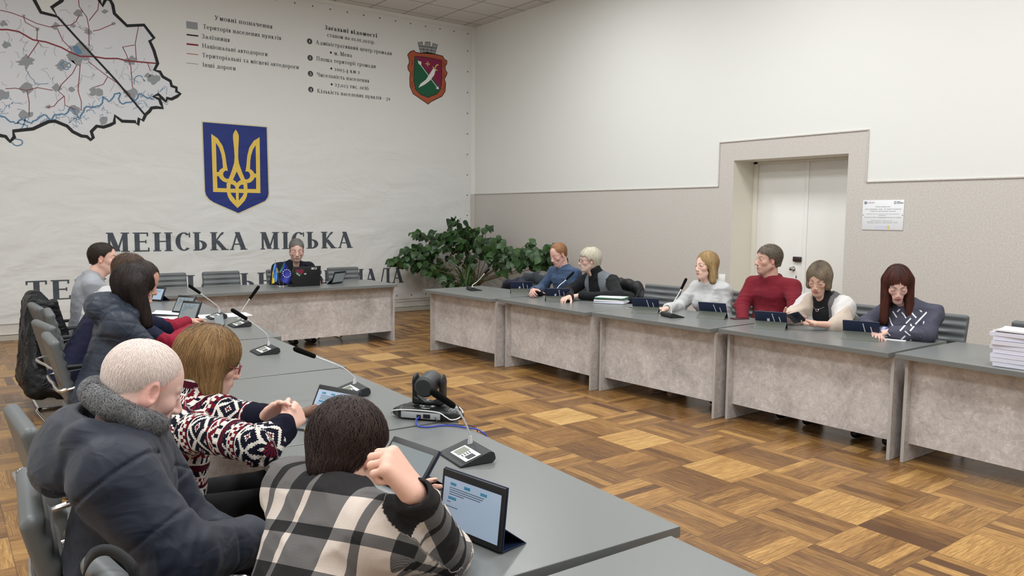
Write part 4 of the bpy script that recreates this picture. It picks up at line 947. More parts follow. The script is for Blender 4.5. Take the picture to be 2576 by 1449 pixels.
r1, t1 = flag((pf0[0], fy, .751), pY(693, 656, fy), None, 'blue and yellow table flag hanging left of the European one', None, None, 0)
f1 = r1.location
flagcloth(r1, (Zf((470, 570), (440, 660), (405, 820), (385, 1050)), Zf((485, 560), (478, 700), (450, 900), (450, 1010))), mat('flag_blue_yellow', srgb(80, 150, 226), .6, fn=lambda t: {'Base Color': t.mix((t.xyz(t.attr('puv'))[1]-t.xyz(t.attr('puv'))[0]*.25) > .5, srgb(86, 152, 226), srgb(240, 216, 70))}), 'blue_yellow_cloth', f1, 1)
flagcloth(r1, (Zf((480, 545), (470, 700), (430, 850), (450, 1010)), Zf((490, 560), (490, 700), (525, 880), (525, 970))), m_fb, 'blue_fold', f1, 3)
flagcloth(r1, (Zf((484, 560), (478, 650), (480, 720), (490, 800)), Zf((490, 560), (520, 650), (540, 720), (552, 780))), mat('flag_dark_gold', srgb(26, 34, 78), .6, fn=lambda t: {'Base Color': t.mix(t.xyz(t.attr('puv'))[1] > .42, srgb(28, 36, 84), srgb(186, 148, 40))}), 'folded_back', f1, 5)
pf1 = pz(715, 724)
r2, t2 = flag((pf1[0]+.012, fy-.0, .751), pY(715.5, 655, fy), None, 'blue European table flag with a ring of white stars', None, None, 0)
f2 = r2.location
flagcloth(r2, (Zf((684, 520), (650, 640), (610, 780), (590, 960)), Zf((690, 520), (760, 680), (850, 830), (775, 1060))), m_eu, 'blue_cloth', f2, 2)
flagcloth(r2, (Zf((682, 520), (640, 600), (600, 700), (570, 780)), Zf((684, 530), (668, 620), (650, 700), (620, 790))), m_fgr, 'green_fold', f2, 4)
mb = MB()
for a in range(12):
    px_, py_ = 736+88*math.cos(a*pi/6), 795+88*math.sin(a*pi/6); p = pY(640+px_*k_, 600+py_*k_, fy-.018)
    P5 = [((.0085 if q % 2 == 0 else .0038)*math.sin(q*pi/5), (.0085 if q % 2 == 0 else .0038)*math.cos(q*pi/5)) for q in range(10)]
    mb.prism(P5, .0008, Matrix.Translation(p-A(*f2))@Matrix.Rotation(pi/2, 4, 'X'))
mb.build('stars', m_fst, r2, smooth=False)
# ------------------------------------------------------------------ conference camera
r = empty('conference_camera', (-6.165, -8.755, .751), math.atan2(-.78, .62), 'black pan tilt conference camera with white trim on the left row', 'camera')
m_cb = mat('camera_black', srgb(26, 27, 29), .3); m_cw = mat('camera_trim_white', srgb(226, 226, 226), .35); m_cg = mat('camera_panel_silver', srgb(176, 178, 182), .45)
ops = [(rbox((0, 0, .026), (.125, .068, .022), .018), '+', 0), (cone((-.15, -.02, .02), (.15, -.02, .02), .015, .015), '+', .05), (half((0, 0, .003), (0, 0, 1)), '&', .004)]
sdf_obj('base', ops, .003, (-.2, -.1, -.01), (.2, .11, .07), m_cb, r)
mb = MB(); mb.box((-.105, -.0715, .008), (.075, -.066, .036), .002); pn = mb.build('rear_panel', m_cg, r)
mb = MB(); mb.box((-.002, -.0735, .012), (.03, -.071, .030), .001); mb.box((-.032, -.0735, .010), (-.012, -.071, .026), .001); mb.build('ports', m_black, pn)
mb = MB(); mb.tube(spline([(-.165, -.035, .010), (-.14, -.069, .036), (-.06, -.071, .044), (.06, -.071, .042), (.10, -.073, .026), (.125, -.070, .014), (.152, -.045, .018), (.150, .01, .030), (.12, .05, .040)], 8), .0026, 8)
mb.tube([(.052*math.cos(a), .052*math.sin(a), .0495) for a in np.linspace(0, 2*pi, 40)], .0022, 8); mb.build('white_trim', m_cw, r)
mb = MB(); mb.lathe([(.052, .046), (.052, .056), (.046, .062), (.002, .062)], 36); mb.build('turntable', m_cb, r)
ops = [(rbox((0, 0, .075), (.068, .03, .016), .012), '+', 0)]
for s in (-1, 1): ops += [(rbox((.062*s, 0, .115), (.011, .027, .055), .010), '+', .01), (ell((.062*s, 0, .165), (.012, .03, .03)), '+', .008)]
ops.append((ell((0, 0, .115), (.05, .08, .045)), '-', .01))
sdf_obj('yoke', ops, .003, (-.1, -.06, .04), (.1, .06, .22), m_cb, r)
Mx = Matrix.Translation((0, -.01, .152))@Matrix.Rotation(-pi/2+.12, 4, 'X')
mb = MB(); mb.lathe([(.001, -.062), (.036, -.062), (.046, -.052), (.047, .03), (.042, .055), (.034, .06), (.03, .056), (.001, .05)], 32, Mx); mb.build('camera_head', mat('camera_head_grey', srgb(44, 45, 47), .5), r)
mb = MB(); Mw = r.matrix_world
mb.tube(spline([(-6.215, -8.775, .770), (-6.262, -8.806, .762), (-6.288, -8.868, .756), (-6.262, -8.905, .755), (-6.20, -8.918, .755), (-6.16, -8.955, .755), (-6.135, -9.01, .755), (-6.112, -9.07, .752), (-6.094, -9.10, .70), (-6.085, -9.10, .42), (-6.09, -9.08, .02), (-6.2, -8.9, .006)], 8), .0034, 8)
o = mb.build('network_cable', mat('cable_blue', srgb(44, 66, 170), .5)); tag(o, 'blue network cable looping from the conference camera off the desk', 'cable')
mb = MB(); mb.tube(spline([(-6.18, -8.83, .771), (-6.195, -8.855, .768), (-6.20, -8.885, .762), (-6.17, -8.905, .753), (-6.13, -8.95, .753), (-6.10, -9.0, .752), (-6.086, -9.02, .70), (-6.085, -9.02, .4), (-6.09, -8.95, .02), (-6.2, -8.8, .005)], 8), .0020, 8)
o = mb.build('power_cable', m_black); tag(o, 'thin black power cable behind the conference camera', 'cable')
# ------------------------------------------------------------------ wooden gavel and notebook
r = empty('gavel_block', (0, 0, 0), 0); bpy.data.objects.remove(r)
m_wood = mat('gavel_wood', rough=.4, fn=lambda t: {'Base Color': t.mix(t.noise(t.scale(t.obj(), (20, 4, 4)), 6, 4), srgb(72, 44, 28), srgb(126, 82, 52))})
g = pz(782, 1033, .80); mb = MB(); mb.cyl((-.055, 0, 0), (.03, 0, 0), .021, .021, 28); o = mb.build('wooden_gavel', m_wood); o.location = g; o.rotation_euler = (0, -.1, .35); tag(o, 'brown wooden gavel head poking from the clasped hands', 'gavel')
c = pz(775, 1068); r = empty('notebook', (c[0]+.0, c[1]+.02, .751), .50, 'dark grey notebook with a golden edge under the lit tablet', 'notebook')
mb = MB(); mb.box((-.10, -.07, 0), (.12, .07, .010), .002); mb.build('cover', mat('notebook_grey', srgb(84, 86, 88), .5), r); mb = MB(); mb.box((-.10, -.073, .001), (.12, -.070, .009), .0005); mb.build('gold_edge', mat('notebook_gold', srgb(186, 160, 84), .35, .6), r)
# ------------------------------------------------------------------ plaque on the right wall
P4 = [pX(*q) for q in [(2173, 503), (2275, 504), (2272, 579), (2168, 578)]]; yl_, yr_ = -7.295, -7.727; zt_, zb_ = 1.832, 1.526
r = empty('wall_plaque', (0, (yl_+yr_)/2, (zt_+zb_)/2), 0, 'white printed donor plaque on the beige wall right of the door', 'sign')
hw, hh = (yl_-yr_)/2, (zt_-zb_)/2
mb = MB(); mb.box((-.008, -hw, -hh), (-.001, hw, hh), .001); mb.build('plate', mat('plaque_white', srgb(232, 233, 236), .3), r)
# u 0..1 left to right (toward -y), v 0..1 top to bottom
def PQ(u, v, x=-.0086): return (x, hw-u*2*hw, hh-v*2*hh)
def wtext(txt, u0, u1, v, size, m, name):
    c = bpy.data.curves.new('t', 'FONT'); c.body = txt; c.size = 1; o = bpy.data.objects.new('t', c); COL.objects.link(o); dg = bpy.context.evaluated_depsgraph_get(); me = bpy.data.meshes.new_from_object(o.evaluated_get(dg)); bpy.data.objects.remove(o)
    xs = [v_.co.x for v_ in me.vertices]; x0, x1 = min(xs), max(xs); k = (u1-u0)/(x1-x0)
    for v_ in me.vertices: v_.co = Vector(PQ(u0+(v_.co.x-x0)*k, v-v_.co.y*size))
    me.flip_normals(); return link(name, me, m, r, False)
m_pt, m_pr, m_pb = mat('plaque_text_grey', srgb(110, 116, 128), .5), mat('plaque_red', srgb(178, 60, 84), .5), mat('plaque_navy', srgb(52, 58, 88), .5)
wtext('US', .115, .20, .105, .075, m_pb, 'plaque_logo_text'); wtext('AID', .205, .295, .105, .075, m_pr, 'plaque_logo_text')
wtext('Облаштування зали', .32, .68, .235, .05, m_pt, 'plaque_text'); wtext('для засідань, конференцій та нарад', .06, .94, .315, .05, m_pt, 'plaque_text'); wtext('Менської територіальної громади', .19, .81, .385, .05, m_pt, 'plaque_text')
wtext('здійснено за підтримки Програми', .10, .90, .475, .034, m_pt, 'plaque_text'); wtext('наданої', .41, .58, .52, .034, m_pt, 'plaque_text'); wtext('Агентства США з міжнародного розвитку (USAID)', .055, .95, .595, .05, m_pt, 'plaque_text')
for a, b, v in ((.22, .75, .69), (.12, .88, .735), (.13, .87, .775)): wtext('громада  розвиток  партнерство  місто', a, b, v, .03, m_pt, 'plaque_text')
mb = MB()
for rr in (.045,): mb.lathe([(.0165, 0), (.001, .0003)], 24, Matrix.Translation(PQ(.07, .085))@Matrix.Rotation(-pi/2, 4, 'Y'))
mb.build('plaque_seal', mat('plaque_seal_grey', srgb(136, 140, 156), .5), r)
mb = MB(); ring = [(PQ(.79+.022*math.cos(a), .085+.04*math.sin(a))) for a in np.linspace(0, 2*pi, 24)]; mb.tube(ring, .0022, 6); mb.build('plaque_ring', m_black, r)
mb = MB()
for u0, u1, v in ((.83, .91, .055), (.83, .985, .085), (.83, .985, .115)): mb.pf([PQ(u0, v-.012), PQ(u1, v-.012), PQ(u1, v+.006), PQ(u0, v+.006)], [(3, 2, 1, 0)])
mb.build('plaque_small_lines', m_pt, r, smooth=False)
mb = MB(); mb.pf([PQ(.33, .86), PQ(.62, .86), PQ(.62, .95), PQ(.33, .95)], [(3, 2, 1, 0)]); mb.build('plaque_stamp', mat('stamp_lilac', srgb(206, 208, 228), .5), r, smooth=False)
mb = MB(); mb.lathe([(.016, 0), (.001, .0003)], 20, Matrix.Translation(PQ(.66, .905))@Matrix.Rotation(-pi/2, 4, 'Y')); mb.build('plaque_sun', mat('sun_yellow', srgb(214, 206, 120), .5), r)
mb = MB()
for u in (.025, .975): mb.sphere(PQ(u, .5, -.009), .004, 8)
mb.build('plaque_screws', m_black, r)
# ------------------------------------------------------------------ people
SK = lambda name: mat(name, fn=lambda t: {'Base Color': t.mix(t.noise(t.obj(), 140, 3)*.16, t.attr('col', 'Color'), srgb(150, 84, 70)), 'Normal': t.bump(t.noise(t.obj(), 420, 3), .16, .001)}, rough=.5, spec=.35, Subsurface_Weight=.06)
m_skin = SK('skin')
def f_hair(t): return {'Base Color': t.attr('col', 'Color'), 'Normal': t.bump(t.noise(t.obj(), 260, 2), .25, .002)}
m_hair = mat('hair', fn=f_hair, rough=.55, spec=.25)
def head_ops(female=0, jaw=1., nose=1., ear=1.):
    o = []; a = lambda op, m='+', k=.02: o.append((op, m, k)); fj = .9 if female else 1.
    a(ell((-.018, 0, .045), (.100, .077, .085))); a(ell((.030, 0, .0), (.066, .061*fj, .096)), k=.03); a(ell((.034, 0, -.062), (.05, .047*jaw*fj, .046)), k=.025)
    for s in (-1, 1):
        a(cone((-.004, .050*s*jaw*fj, -.048), (.060, .016*s, -.097), .018*jaw, .015), k=.025)
        a(cone((.086, .010*s, .027), (.070, .046*s, .027), .009, .007), k=.012)
        a(ell((.060, .046*s*fj, -.018), (.020, .017, .019)), k=.022)
    a(ell((.076, 0, -.098), (.020, .023*jaw, .018)), k=.02)
    for s in (-1, 1):
        a(ell((.101, .033*s, .009), (.018, .018, .013)), '-', .012); a(ell((.0775, .033*s, .008), (.0125, .0165, .0135)), '+', .003)
    a(cone((.090, 0, .014), (.092+.020*nose, 0, -.026), .0080, .0135*(.82 if female else 1)), k=.014)
    for s in (-1, 1): a(ell((.101+.004*nose, .0125*s, -.033), (.0115, .0075, .0075)), k=.008)
    a(ell((.080, 0, -.062), (.020, .030, .022)), k=.018)
    for s in (-1, 1):
        a(cone((.1005, .001*s, -.0575), (.090, .022*s, -.062), .0048, .0028), k=.004); a(cone((.0995, 0, -.0685), (.089, .020*s, -.064), .0058, .0028), k=.004)
    a(cone((.108, -.02, -.063), (.108, .02, -.063), .0035, .0035), '-', .003)
    for s in (-1, 1): # ears
        R = rotm(.35*s, -.15, 0)
        a(ell((-.006, .076*s, .002), (.019*ear, .008, .033*ear), R), k=.006); a(ell((-.006, .075*s, -.022), (.012, .008, .014), R), k=.006)
        a(ell((.001, .084*s, .003), (.010*ear, .007, .019*ear), R), '-', .004)
        a(cone((.010, .079*s, -.004), (.012, .078*s, .008), .004, .003), k=.004)
    return o
def hand_ops(W, F, N, T, curl=(.5, .5, .55, .6), size=1., thumb=(.6, .7, .35), spread=.06, tc=.35):
    """W wrist, F finger direction, N palm normal, T toward the thumb side"""
    F = A(*F); F /= np.linalg.norm(F); N = A(*N); N = N-F*(N@F); N /= np.linalg.norm(N); T = A(*T); T = T-F*(T@F)-N*(T@N); T /= np.linalg.norm(T); W = A(*W); z = size
    o = []; off = (.031, .0105, -.0105, -.030); kl = (.086, .090, .085, .077); ln = (.070, .078, .072, .057); rr = (.0095, .0098, .0092, .0082)
    for i in range(4):
        kn = W+(F*kl[i]+T*off[i])*z; b = W+(F*.012+T*off[i]*.6)*z
        o.append((cone(b, kn, .0165*z, .0125*z), '+', .014*z if i else .01))
    for i in range(4):
        p = W+(F*kl[i]+T*off[i]-N*.001)*z; d = F+T*spread*(1.5-i); d /= np.linalg.norm(d); a = 0
        for j, fr in enumerate((.44, .31, .25)):
            a += curl[i]*(1., 1.25, .9)[j]; dd = d*math.cos(a)+N*math.sin(a); q = p+dd*ln[i]*fr*z
            o.append((cone(p, q, rr[i]*z*(1-.09*j), rr[i]*z*(1-.09*(j+1))), '+', .003)); p = q
    b = W+(F*.018+T*.026+N*.008)*z; d = F*thumb[0]+T*thumb[1]+N*thumb[2]; d /= np.linalg.norm(d); m = b+d*.040*z; o.append((cone(b, m, .0165*z, .0125*z), '+', .014))
    d2 = d*math.cos(tc)+(F*.8-T*.5+N*.4)*math.sin(tc); d2 /= np.linalg.norm(d2); m2 = m+d2*.032*z; o.append((cone(m, m2, .0118*z, .0105*z), '+', .004)); m3 = m2+(d2+F*.2)/np.linalg.norm(d2+F*.2)*.024*z; o.append((cone(m2, m3, .0108*z, .0088*z), '+', .003))
    return o
def ridged(P, s, seed, st=(1, 1, 1)):
    n = _vn(P*A(*st), s, seed); return (1-np.abs(2*n-1))**2-.33
def strands(ops, V, n, L, comb, col, width=.0012, seed=0, segs=6, lift=(.0, .004), jit=.25, keep=None):
    """ribbons lying on a distance field, combed by comb(P)->direction"""
    r = np.random.RandomState(seed); P = V[r.randint(0, len(V), n)]+r.normal(0, .002, (n, 3))
    if keep is not None: P = P[keep(P)]
    n = len(P); Ls = L*r.uniform(.6, 1.1, n); lf = r.uniform(lift[0], lift[1], n); jt = r.normal(0, jit, (n, 3)); pts = []; nor = []
    def grad(P):
        e = .002; g = np.stack([ev(ops, P+A(*d)*e)-ev(ops, P-A(*d)*e) for d in ((1, 0, 0), (0, 1, 0), (0, 0, 1))], -1); return g/np.maximum(np.linalg.norm(g, axis=-1, keepdims=True), 1e-6)
    G = grad(P); P = P-G*(ev(ops, P)-lf)[:, None]
    for s in range(segs+1):
        pts.append(P.copy()); nor.append(G)
        d = comb(P)+jt; d = d-G*(d*G).sum(-1, keepdims=True); d /= np.maximum(np.linalg.norm(d, axis=-1, keepdims=True), 1e-6)
        P = P+d*(Ls/segs)[:, None]; G = grad(P); dist = ev(ops, P); P = P-G*((dist-lf)*.8)[:, None]
    pts = np.stack(pts, 1); nor = np.stack(nor, 1); t = np.gradient(pts, axis=1); sd = np.cross(t, nor); sd /= np.maximum(np.linalg.norm(sd, axis=-1, keepdims=True), 1e-9)
    wv = width*np.linspace(1, .35, segs+1)[None, :, None]*r.uniform(.6, 1.3, n)[:, None, None]
    VV = np.stack([pts-sd*wv, pts+nor*wv*.35, pts+sd*wv], 2).reshape(-1, 3); k = np.arange(n)[:, None]*(segs+1)*3+np.arange(segs)[None]*3
    Fq = np.concatenate([np.stack([k, k+1, k+4, k+3], -1).reshape(-1, 4), np.stack([k+1, k+2, k+5, k+4], -1).reshape(-1, 4)])
    c = col(pts.reshape(-1, 3), r.rand(n).repeat(segs+1)); c = np.repeat(c, 3, 0); return VV, Fq, c
def crown_comb(cr=(-.05, 0, .13), grav=.5, back=0., side=0.):
    cr = A(*cr)
    def f(P):
        d = P-cr; d /= np.maximum(np.linalg.norm(d, axis=-1, keepdims=True), 1e-6); return d+A(-back, side, -grav)
    return f
def haircol(base, var=.25, tip=None, root=None):
    base = A(*srgb(*base)); tip = A(*srgb(*tip)) if tip else base; root = A(*srgb(*root)) if root else None
    def f(P, u):
        n = vnoise(P, 30, 3)[..., None]+.5; c = base*(1-n)+tip*n; c = c*(1-var+2*var*u[:, None])
        if root is not None: w_ = np.clip((P[:, 2:3]-.09)/.03, 0, 1)*np.clip((.05-np.abs(P[:, 1:2]))/.05, 0, 1); c = c*(1-w_*.8)+root*w_*.8
        return np.clip(c, 0, 1)
    return f
def hair_part(name, root, M, ops, lo, hi, res, col, n, L, comb, width=.0012, seed=0, lift=(0, .004), keep=None, segs=6, jit=.25):
    V, Fq = sdf_mesh(ops, res, lo, hi); c0 = col(V, np.full(len(V), .25))*.8
    SV, SF, SC = strands(ops, V, n, L, comb, col, width, seed, segs, lift, jit, keep)
    o = npmesh(name, np.concatenate([V, SV]), np.concatenate([Fq, SF+len(V)]), m_hair, root, np.concatenate([c0, SC])); o.matrix_local = M; return o
def short_hair(th=.006, face=(.125, 0, -.005), fr=(.085, .082, .085), nape=-.055, temple=.0):
    o = [(ell((-.018, 0, .045), (.100+th, .077+th, .085+th)), '+', 0), (cone((-.055, 0, .02), (-.055, 0, -.03), .052+th, .046+th), '+', .03)]
    o += [(ell(face, fr), '-', .012), (half((-.05, 0, nape), (-.25, 0, -1)), '-', .004)]
    for s in (-1, 1): o.append((ell((.004, .083*s, -.020), (.033, .03, .048)), '-', .008)); o.append((cone((.07, .05*s, .02+temple), (.07, .09*s, .0), .045, .05), '-', .01))
    o.append((ell((-.004, 0, .01), (.085, .070, .075)), '-', 0)); return o
def person(label, loc, rz, C, head, S, sh=.185, sho=None, armR=None, armL=None, female=0, bulk=1., skin=(205, 160, 140), hs=1.03, res=.0042, cres=.0075, cloth=None, clothmat=None, extra=None, hair=None, brow=(90, 70, 55), lips=None, eyes='down', hip=.56, legs=1, legmat=None, folds=.008, collar='crew', sleeve=(.058, .047, .038), belly=0., bust=0., ears=1., nose=1., jaw=1., cuff=.055, clothname='sweater', uvfn=None, stub=None, hemz=.50, shoe=1, quilt=None, neckr=None, seed=1, colr=None, kneey=.11, footx=.0):
    """world inputs; everything is built in the sitter's own frame (facing +x)"""
    root = empty('person', (loc[0], loc[1], 0), rz, label, 'person', 'people seated around the desks' if False else None)
    Rz = rotm(rz); L3 = lambda w: (A(*w)-A(loc[0], loc[1], 0))@Rz
    C = L3(C); S = L3(S); hy, hp, hr = head; Rh = rotm(hy-rz, hp, hr); H = A(0, 0, hip)
    ax = A(0, 1, 0) if sho is None else rotm(sho-rz)@A(0, 1, 0)
    SL, SR = S+ax*sh, S-ax*sh; N = S*.62+(C+Rh@A(-.03, 0, -.10)*hs)*.38; fwd = np.cross(ax, A(0, 0, 1))
    up = (S-H)/np.linalg.norm(S-H); nr = neckr or (.047 if female else .056)
    # skin body: one surface from crown to fingertips
    ops = [(xf(op, Rh, C, hs), m, k*hs) for op, m, k in head_ops(female, jaw, nose, ears)]
    nb = C+Rh@A(-.028, 0, -.045)*hs
    ops.append((cone(nb, N-up*.03, nr, nr*1.08), '+', .025)); ops.append((cone(C+Rh@A(.045, 0, -.085)*hs, N+fwd*.03, .025, .04), '+', .04))
    ops.append((cone(SL*.8+SR*.2-up*.03, SR*.8+SL*.2-up*.03, .04, .04), '+', .05)); ops.append((cone(N-up*.05, H, .07, .08), '+', .05))
    arms = []
    for sgn, Sh, ar in ((1, SL, armL), (-1, SR, armR)):
        if ar is None: E = Sh+A(.05, .04*sgn, -.27); Wr = E+A(.22, -.06*sgn, -.02); ar = dict(F=(1, -.3*sgn, -.3), N=(0, -.3*sgn, -1), T=(.2, -1*sgn, 0)); wl = True
        else: E = L3(ar['E']); Wr = L3(ar['W']); wl = False
        vv = lambda q: A(*q) if wl else A(*q)@Rz
        arms.append((sgn, Sh, E, Wr)); ops.append((cone(Sh-up*.02, E, .036, .034), '+', .02)); ops.append((cone(E, Wr, .036, .026 if not female else .023), '+', .015))
        if not ar.get('nohand'):
            for h in hand_ops(Wr, vv(ar['F']), vv(ar['N']), vv(ar['T']), ar.get('curl', (.5, .5, .55, .6)), ar.get('size', .93 if female else 1.03), ar.get('thumb', (.6, .7, .35)), ar.get('spread', .06), ar.get('tc', .35)): ops.append(h)
    skin = (min(248, skin[0]+8), min(225, skin[1]+15), min(215, skin[2]+18)); sk, bw = A(*srgb(*skin)), A(*srgb(*brow)); lp = A(*srgb(*(lips or (min(255, skin[0]-18), skin[1]-48, skin[2]-38))))
    def colf(V):
        Q = (V-C)@Rh/hs; c = np.tile(sk, (len(V), 1)); x, y, z = Q.T; ay = np.abs(y)
        n = vnoise(V, 22, 5)[:, None]; c = c*(1+n*.10); red = A(*srgb(min(255, skin[0]+4), skin[1]-34, skin[2]-34))
        def mixin(w_, col): nonlocal c; w_ = np.clip(w_, 0, 1)[:, None]; c = c*(1-w_)+col*w_
        mixin(.30*np.exp(-((ay-.045)**2+(z+.02)**2)/.018**2/1.)*(x > .03), red); mixin(.3*np.exp(-((x-.12)**2+y**2+(z+.03)**2)/.016**2), red); mixin(.45*((ay > .070)*(np.abs(x) < .03)*(np.abs(z) < .04)), red)
        mixin(1.0*((ay < .0225)*(z > -.0735-(ay*.0))*(z < -.0545+ay*-.18)*(z > -.0745+ay*.35)*(x > .086))*.85, lp)
        zb = .030+.006*np.sin(np.clip((ay-.012)/.04, 0, 1)*pi*.8); mixin((ay > .012)*(ay < .054)*(np.abs(z-zb) < .0042*(1-.5*np.clip((ay-.03)/.024, 0, 1)))*(x > .05)*.8, bw)
        u = (ay-.033)/.0145
        if eyes == 'down': mixin((np.abs(u) < 1)*(np.abs(z-(.0005+.004*u*u)) < .0016)*(x > .06)*.9, A(.02, .012, .01))
        else:
            op = (np.abs(u) < 1)*(np.abs(z-.007) < .0046*(1-u*u))*(x > .06); mixin(op*1., A(.62, .60, .58)); mixin(op*(np.abs(ay-.033) < .0055), A(.05, .035, .03)); mixin((np.abs(u) < 1.1)*(np.abs(z-(.0115-.0046*u*u)) < .0015)*(x > .055)*.95, A(.02, .012, .01))
        if stub: mixin(stub[1]*(z < -.035)*(x > -.01)*(x < .12)*((ay > .028)+(z < -.055))*(1.), A(*srgb(*stub[0])))
        if colr: c = colr(Q, c)
        return c
    allp = np.array([C, SL, SR, H]+[p for a in arms for p in a[1:]]); lo, hi = allp.min(0)-.22, allp.max(0)+.22
    sdf_obj('body', ops, res, lo, hi, m_skin, root, colf)
    # garment
    ba = np.cross(ax, up); B = lambda f_, s_, u_: H+(S-H)*u_+ax*s_+ba*f_
    co = [(ell(H+A(0, 0, .0), (.145*bulk, .185*bulk, .12)), '+', 0)]
    for s in (-1, 1): co.append((cone(B(.005, .07*s*bulk, .12), B(.015, .078*s*bulk, .82), .105*bulk, .095*bulk), '+', .06))
    co.append((cone(B(.01, 0, .15), B(.02, 0, .80), .12*bulk, .105*bulk), '+', .05))
    if belly: co.append((ell(B(.05+belly*.5, 0, .22), (.12+belly, .16*bulk, .17)), '+', .06))
    if bust:
        for s in (-1, 1): co.append((ell(B(.10*bulk, .075*s, .70), (.05+bust, .07, .075)), '+', .05))
    co.append((cone(SL-up*.01, SR-up*.01, sleeve[0]*1.03, sleeve[0]*1.03), '+', .05))
    for s_, Sh in ((1, SL), (-1, SR)): co.append((cone(Sh*.55+N*.45, N, .055, nr+.012), '+', .05))
    for sgn, Sh, E, Wr in arms:
        d = (Wr-E)/np.linalg.norm(Wr-E); co.append((cone(Sh, E, sleeve[0], sleeve[1]), '+', .035)); co.append((cone(E, Wr-d*cuff*.6, sleeve[1], sleeve[2]), '+', .025))
    if extra: co += extra(dict(H=H, S=S, N=N, C=C, Rh=Rh, SL=SL, SR=SR, ax=ax, up=up, fwd=fwd, B=B, nr=nr, arms=arms, L3=L3, hs=hs, Rz=Rz))
    if folds:
        def fd(P):
            r_ = ridged(P, 7, seed, (1, 1, 1.7))*folds+ridged(P, 17, seed+3, (1, 1, 1.5))*folds*.45
            for sgn, Sh, E, Wr in arms:
                de = np.linalg.norm(P-E, axis=-1); t = (P-E)@((Wr-Sh)/np.linalg.norm(Wr-Sh)); r_ = r_+np.exp(-(de/.10)**2)*np.sin(t*170+vnoise(P, 12, 2)*7)*folds*.45
            return -r_
        co.append(((fd, H, 9.), '~', 0))
    if quilt: co.append(((lambda P: quilt(P, dict(H=H, S=S, up=up, arms=arms, ax=ax, ba=ba)), H, 9.), '~', 0))
    co.append((cone(N-up*.035, N+(nb-N)*1.6, nr+.005, nr+.016), '-', .006))
    if collar == 'crew':
        Rn = (nb-N)/np.linalg.norm(nb-N); pts = []
        e1 = np.cross(Rn, ax); e1 /= np.linalg.norm(e1); e2 = np.cross(Rn, e1)
        for k in range(13): a = 2*pi*k/12; pts.append(N+up*.012+e1*(nr+.012)*math.cos(a)+e2*(nr+.014)*math.sin(a)+up*.004*math.cos(a))
        for k in range(12): co.append((cone(pts[k], pts[k+1], .012, .012), '+', .012))
    if collar == 'turtle': co.append((cone(N-up*.01, N+(nb-N)*.62, nr+.024, nr+.018), '+', .015)); co.append((cone(N, N+(nb-N)*1.5, nr+.007, nr+.007), '-', .004))
    co.append((half((0, 0, hemz), (0, 0, -1)), '-', .01))
    for sgn, Sh, E, Wr in arms: d = (Wr-E)/np.linalg.norm(Wr-E); co.append((cone(Wr-d*(cuff*.6-.012), Wr+d*.2, .027, .03), '-', .003))
    m_ = clothmat; uf = None
    if uvfn: uf = lambda V: uvfn(V, dict(H=H, S=S, up=up, ax=ax, ba=ba, arms=arms, N=N))
    sdf_obj(clothname, co, cres, allp.min(0)-.26, allp.max(0)+.2, m_, root, None, uf)
    if legs:
        lo_ = []
        for s in (-1, 1):
            K = A(.43, kneey*s, .52); An = A(.40+footx, kneey*s, .10); lo_ += [(cone(A(-.01, .085*s, hip-.03), K, .088*bulk, .062), '+', .03), (cone(K, An, .060, .048), '+', .02)]
        lo_.append((ell((0, 0, hip-.01), (.14, .17, .10)), '+', .04)); lo_.append((half((0, 0, .095), (0, 0, -1)), '-', 0))
        sdf_obj('trousers', lo_, .010, (-.25, -.32, .05), (.75, .32, .75), legmat or m_trous, root)
        if shoe:
            for s in (-1, 1):
                so = [(cone((.37+footx, kneey*s, .045), (.55+footx, (kneey+.01)*s, .035), .042, .034), '+', 0), (cone((.38+footx, kneey*s, .05), (.385+footx, kneey*s, .09), .042, .05), '+', .03), (half((0, 0, .004), (0, 0, -1)), '-', 0)]
                sdf_obj('shoe', so, .007, (.28+footx, kneey*s-.1, -.02), (.64+footx, kneey*s+.1, .18), m_shoe if shoe == 1 else m_shoe2, root)
    Mh = Matrix([[*(Rh[i]*hs), C[i]] for i in range(3)]+[[0, 0, 0, 1]])
    if hair: hair(root, Mh)
    return root, Mh, dict(N=N, nb=nb, S=S, L3=L3, Rh=Rh, C=C, hs=hs, up=up, ax=ax, B=B, arms=arms, Rz=Rz)
m_trous = fabric('trousers_black', srgb(20, 20, 23)); m_shoe = mat('shoe_black', srgb(22, 20, 20), .35); m_shoe2 = mat('shoe_beige', srgb(150, 128, 112), .4)
def specs(root, M, col, name='glasses', rim=1):
    m = mat(name+'_frame', srgb(*col), .3); mb = MB()
    for s in (-1, 1):
        ring = [(.112-.010*abs(math.sin(a))*0-.012*((.033*s+.024*math.cos(a))/.05)**2, .033*s+.024*math.cos(a), .004+.018*math.sin(a)) for a in np.linspace(0, 2*pi, 28)]
        mb.tube(ring, .0019, 6); mb.tube([(.100, .058*s, .012), (.06, .076*s, .012), (.0, .081*s, .010), (-.014, .082*s, -.004)], .0022, 6)
    mb.tube([(.112, -.010, .010), (.117, 0, .013), (.112, .010, .010)], .002, 6); o = mb.build(name, m, root); o.matrix_local = M; return o
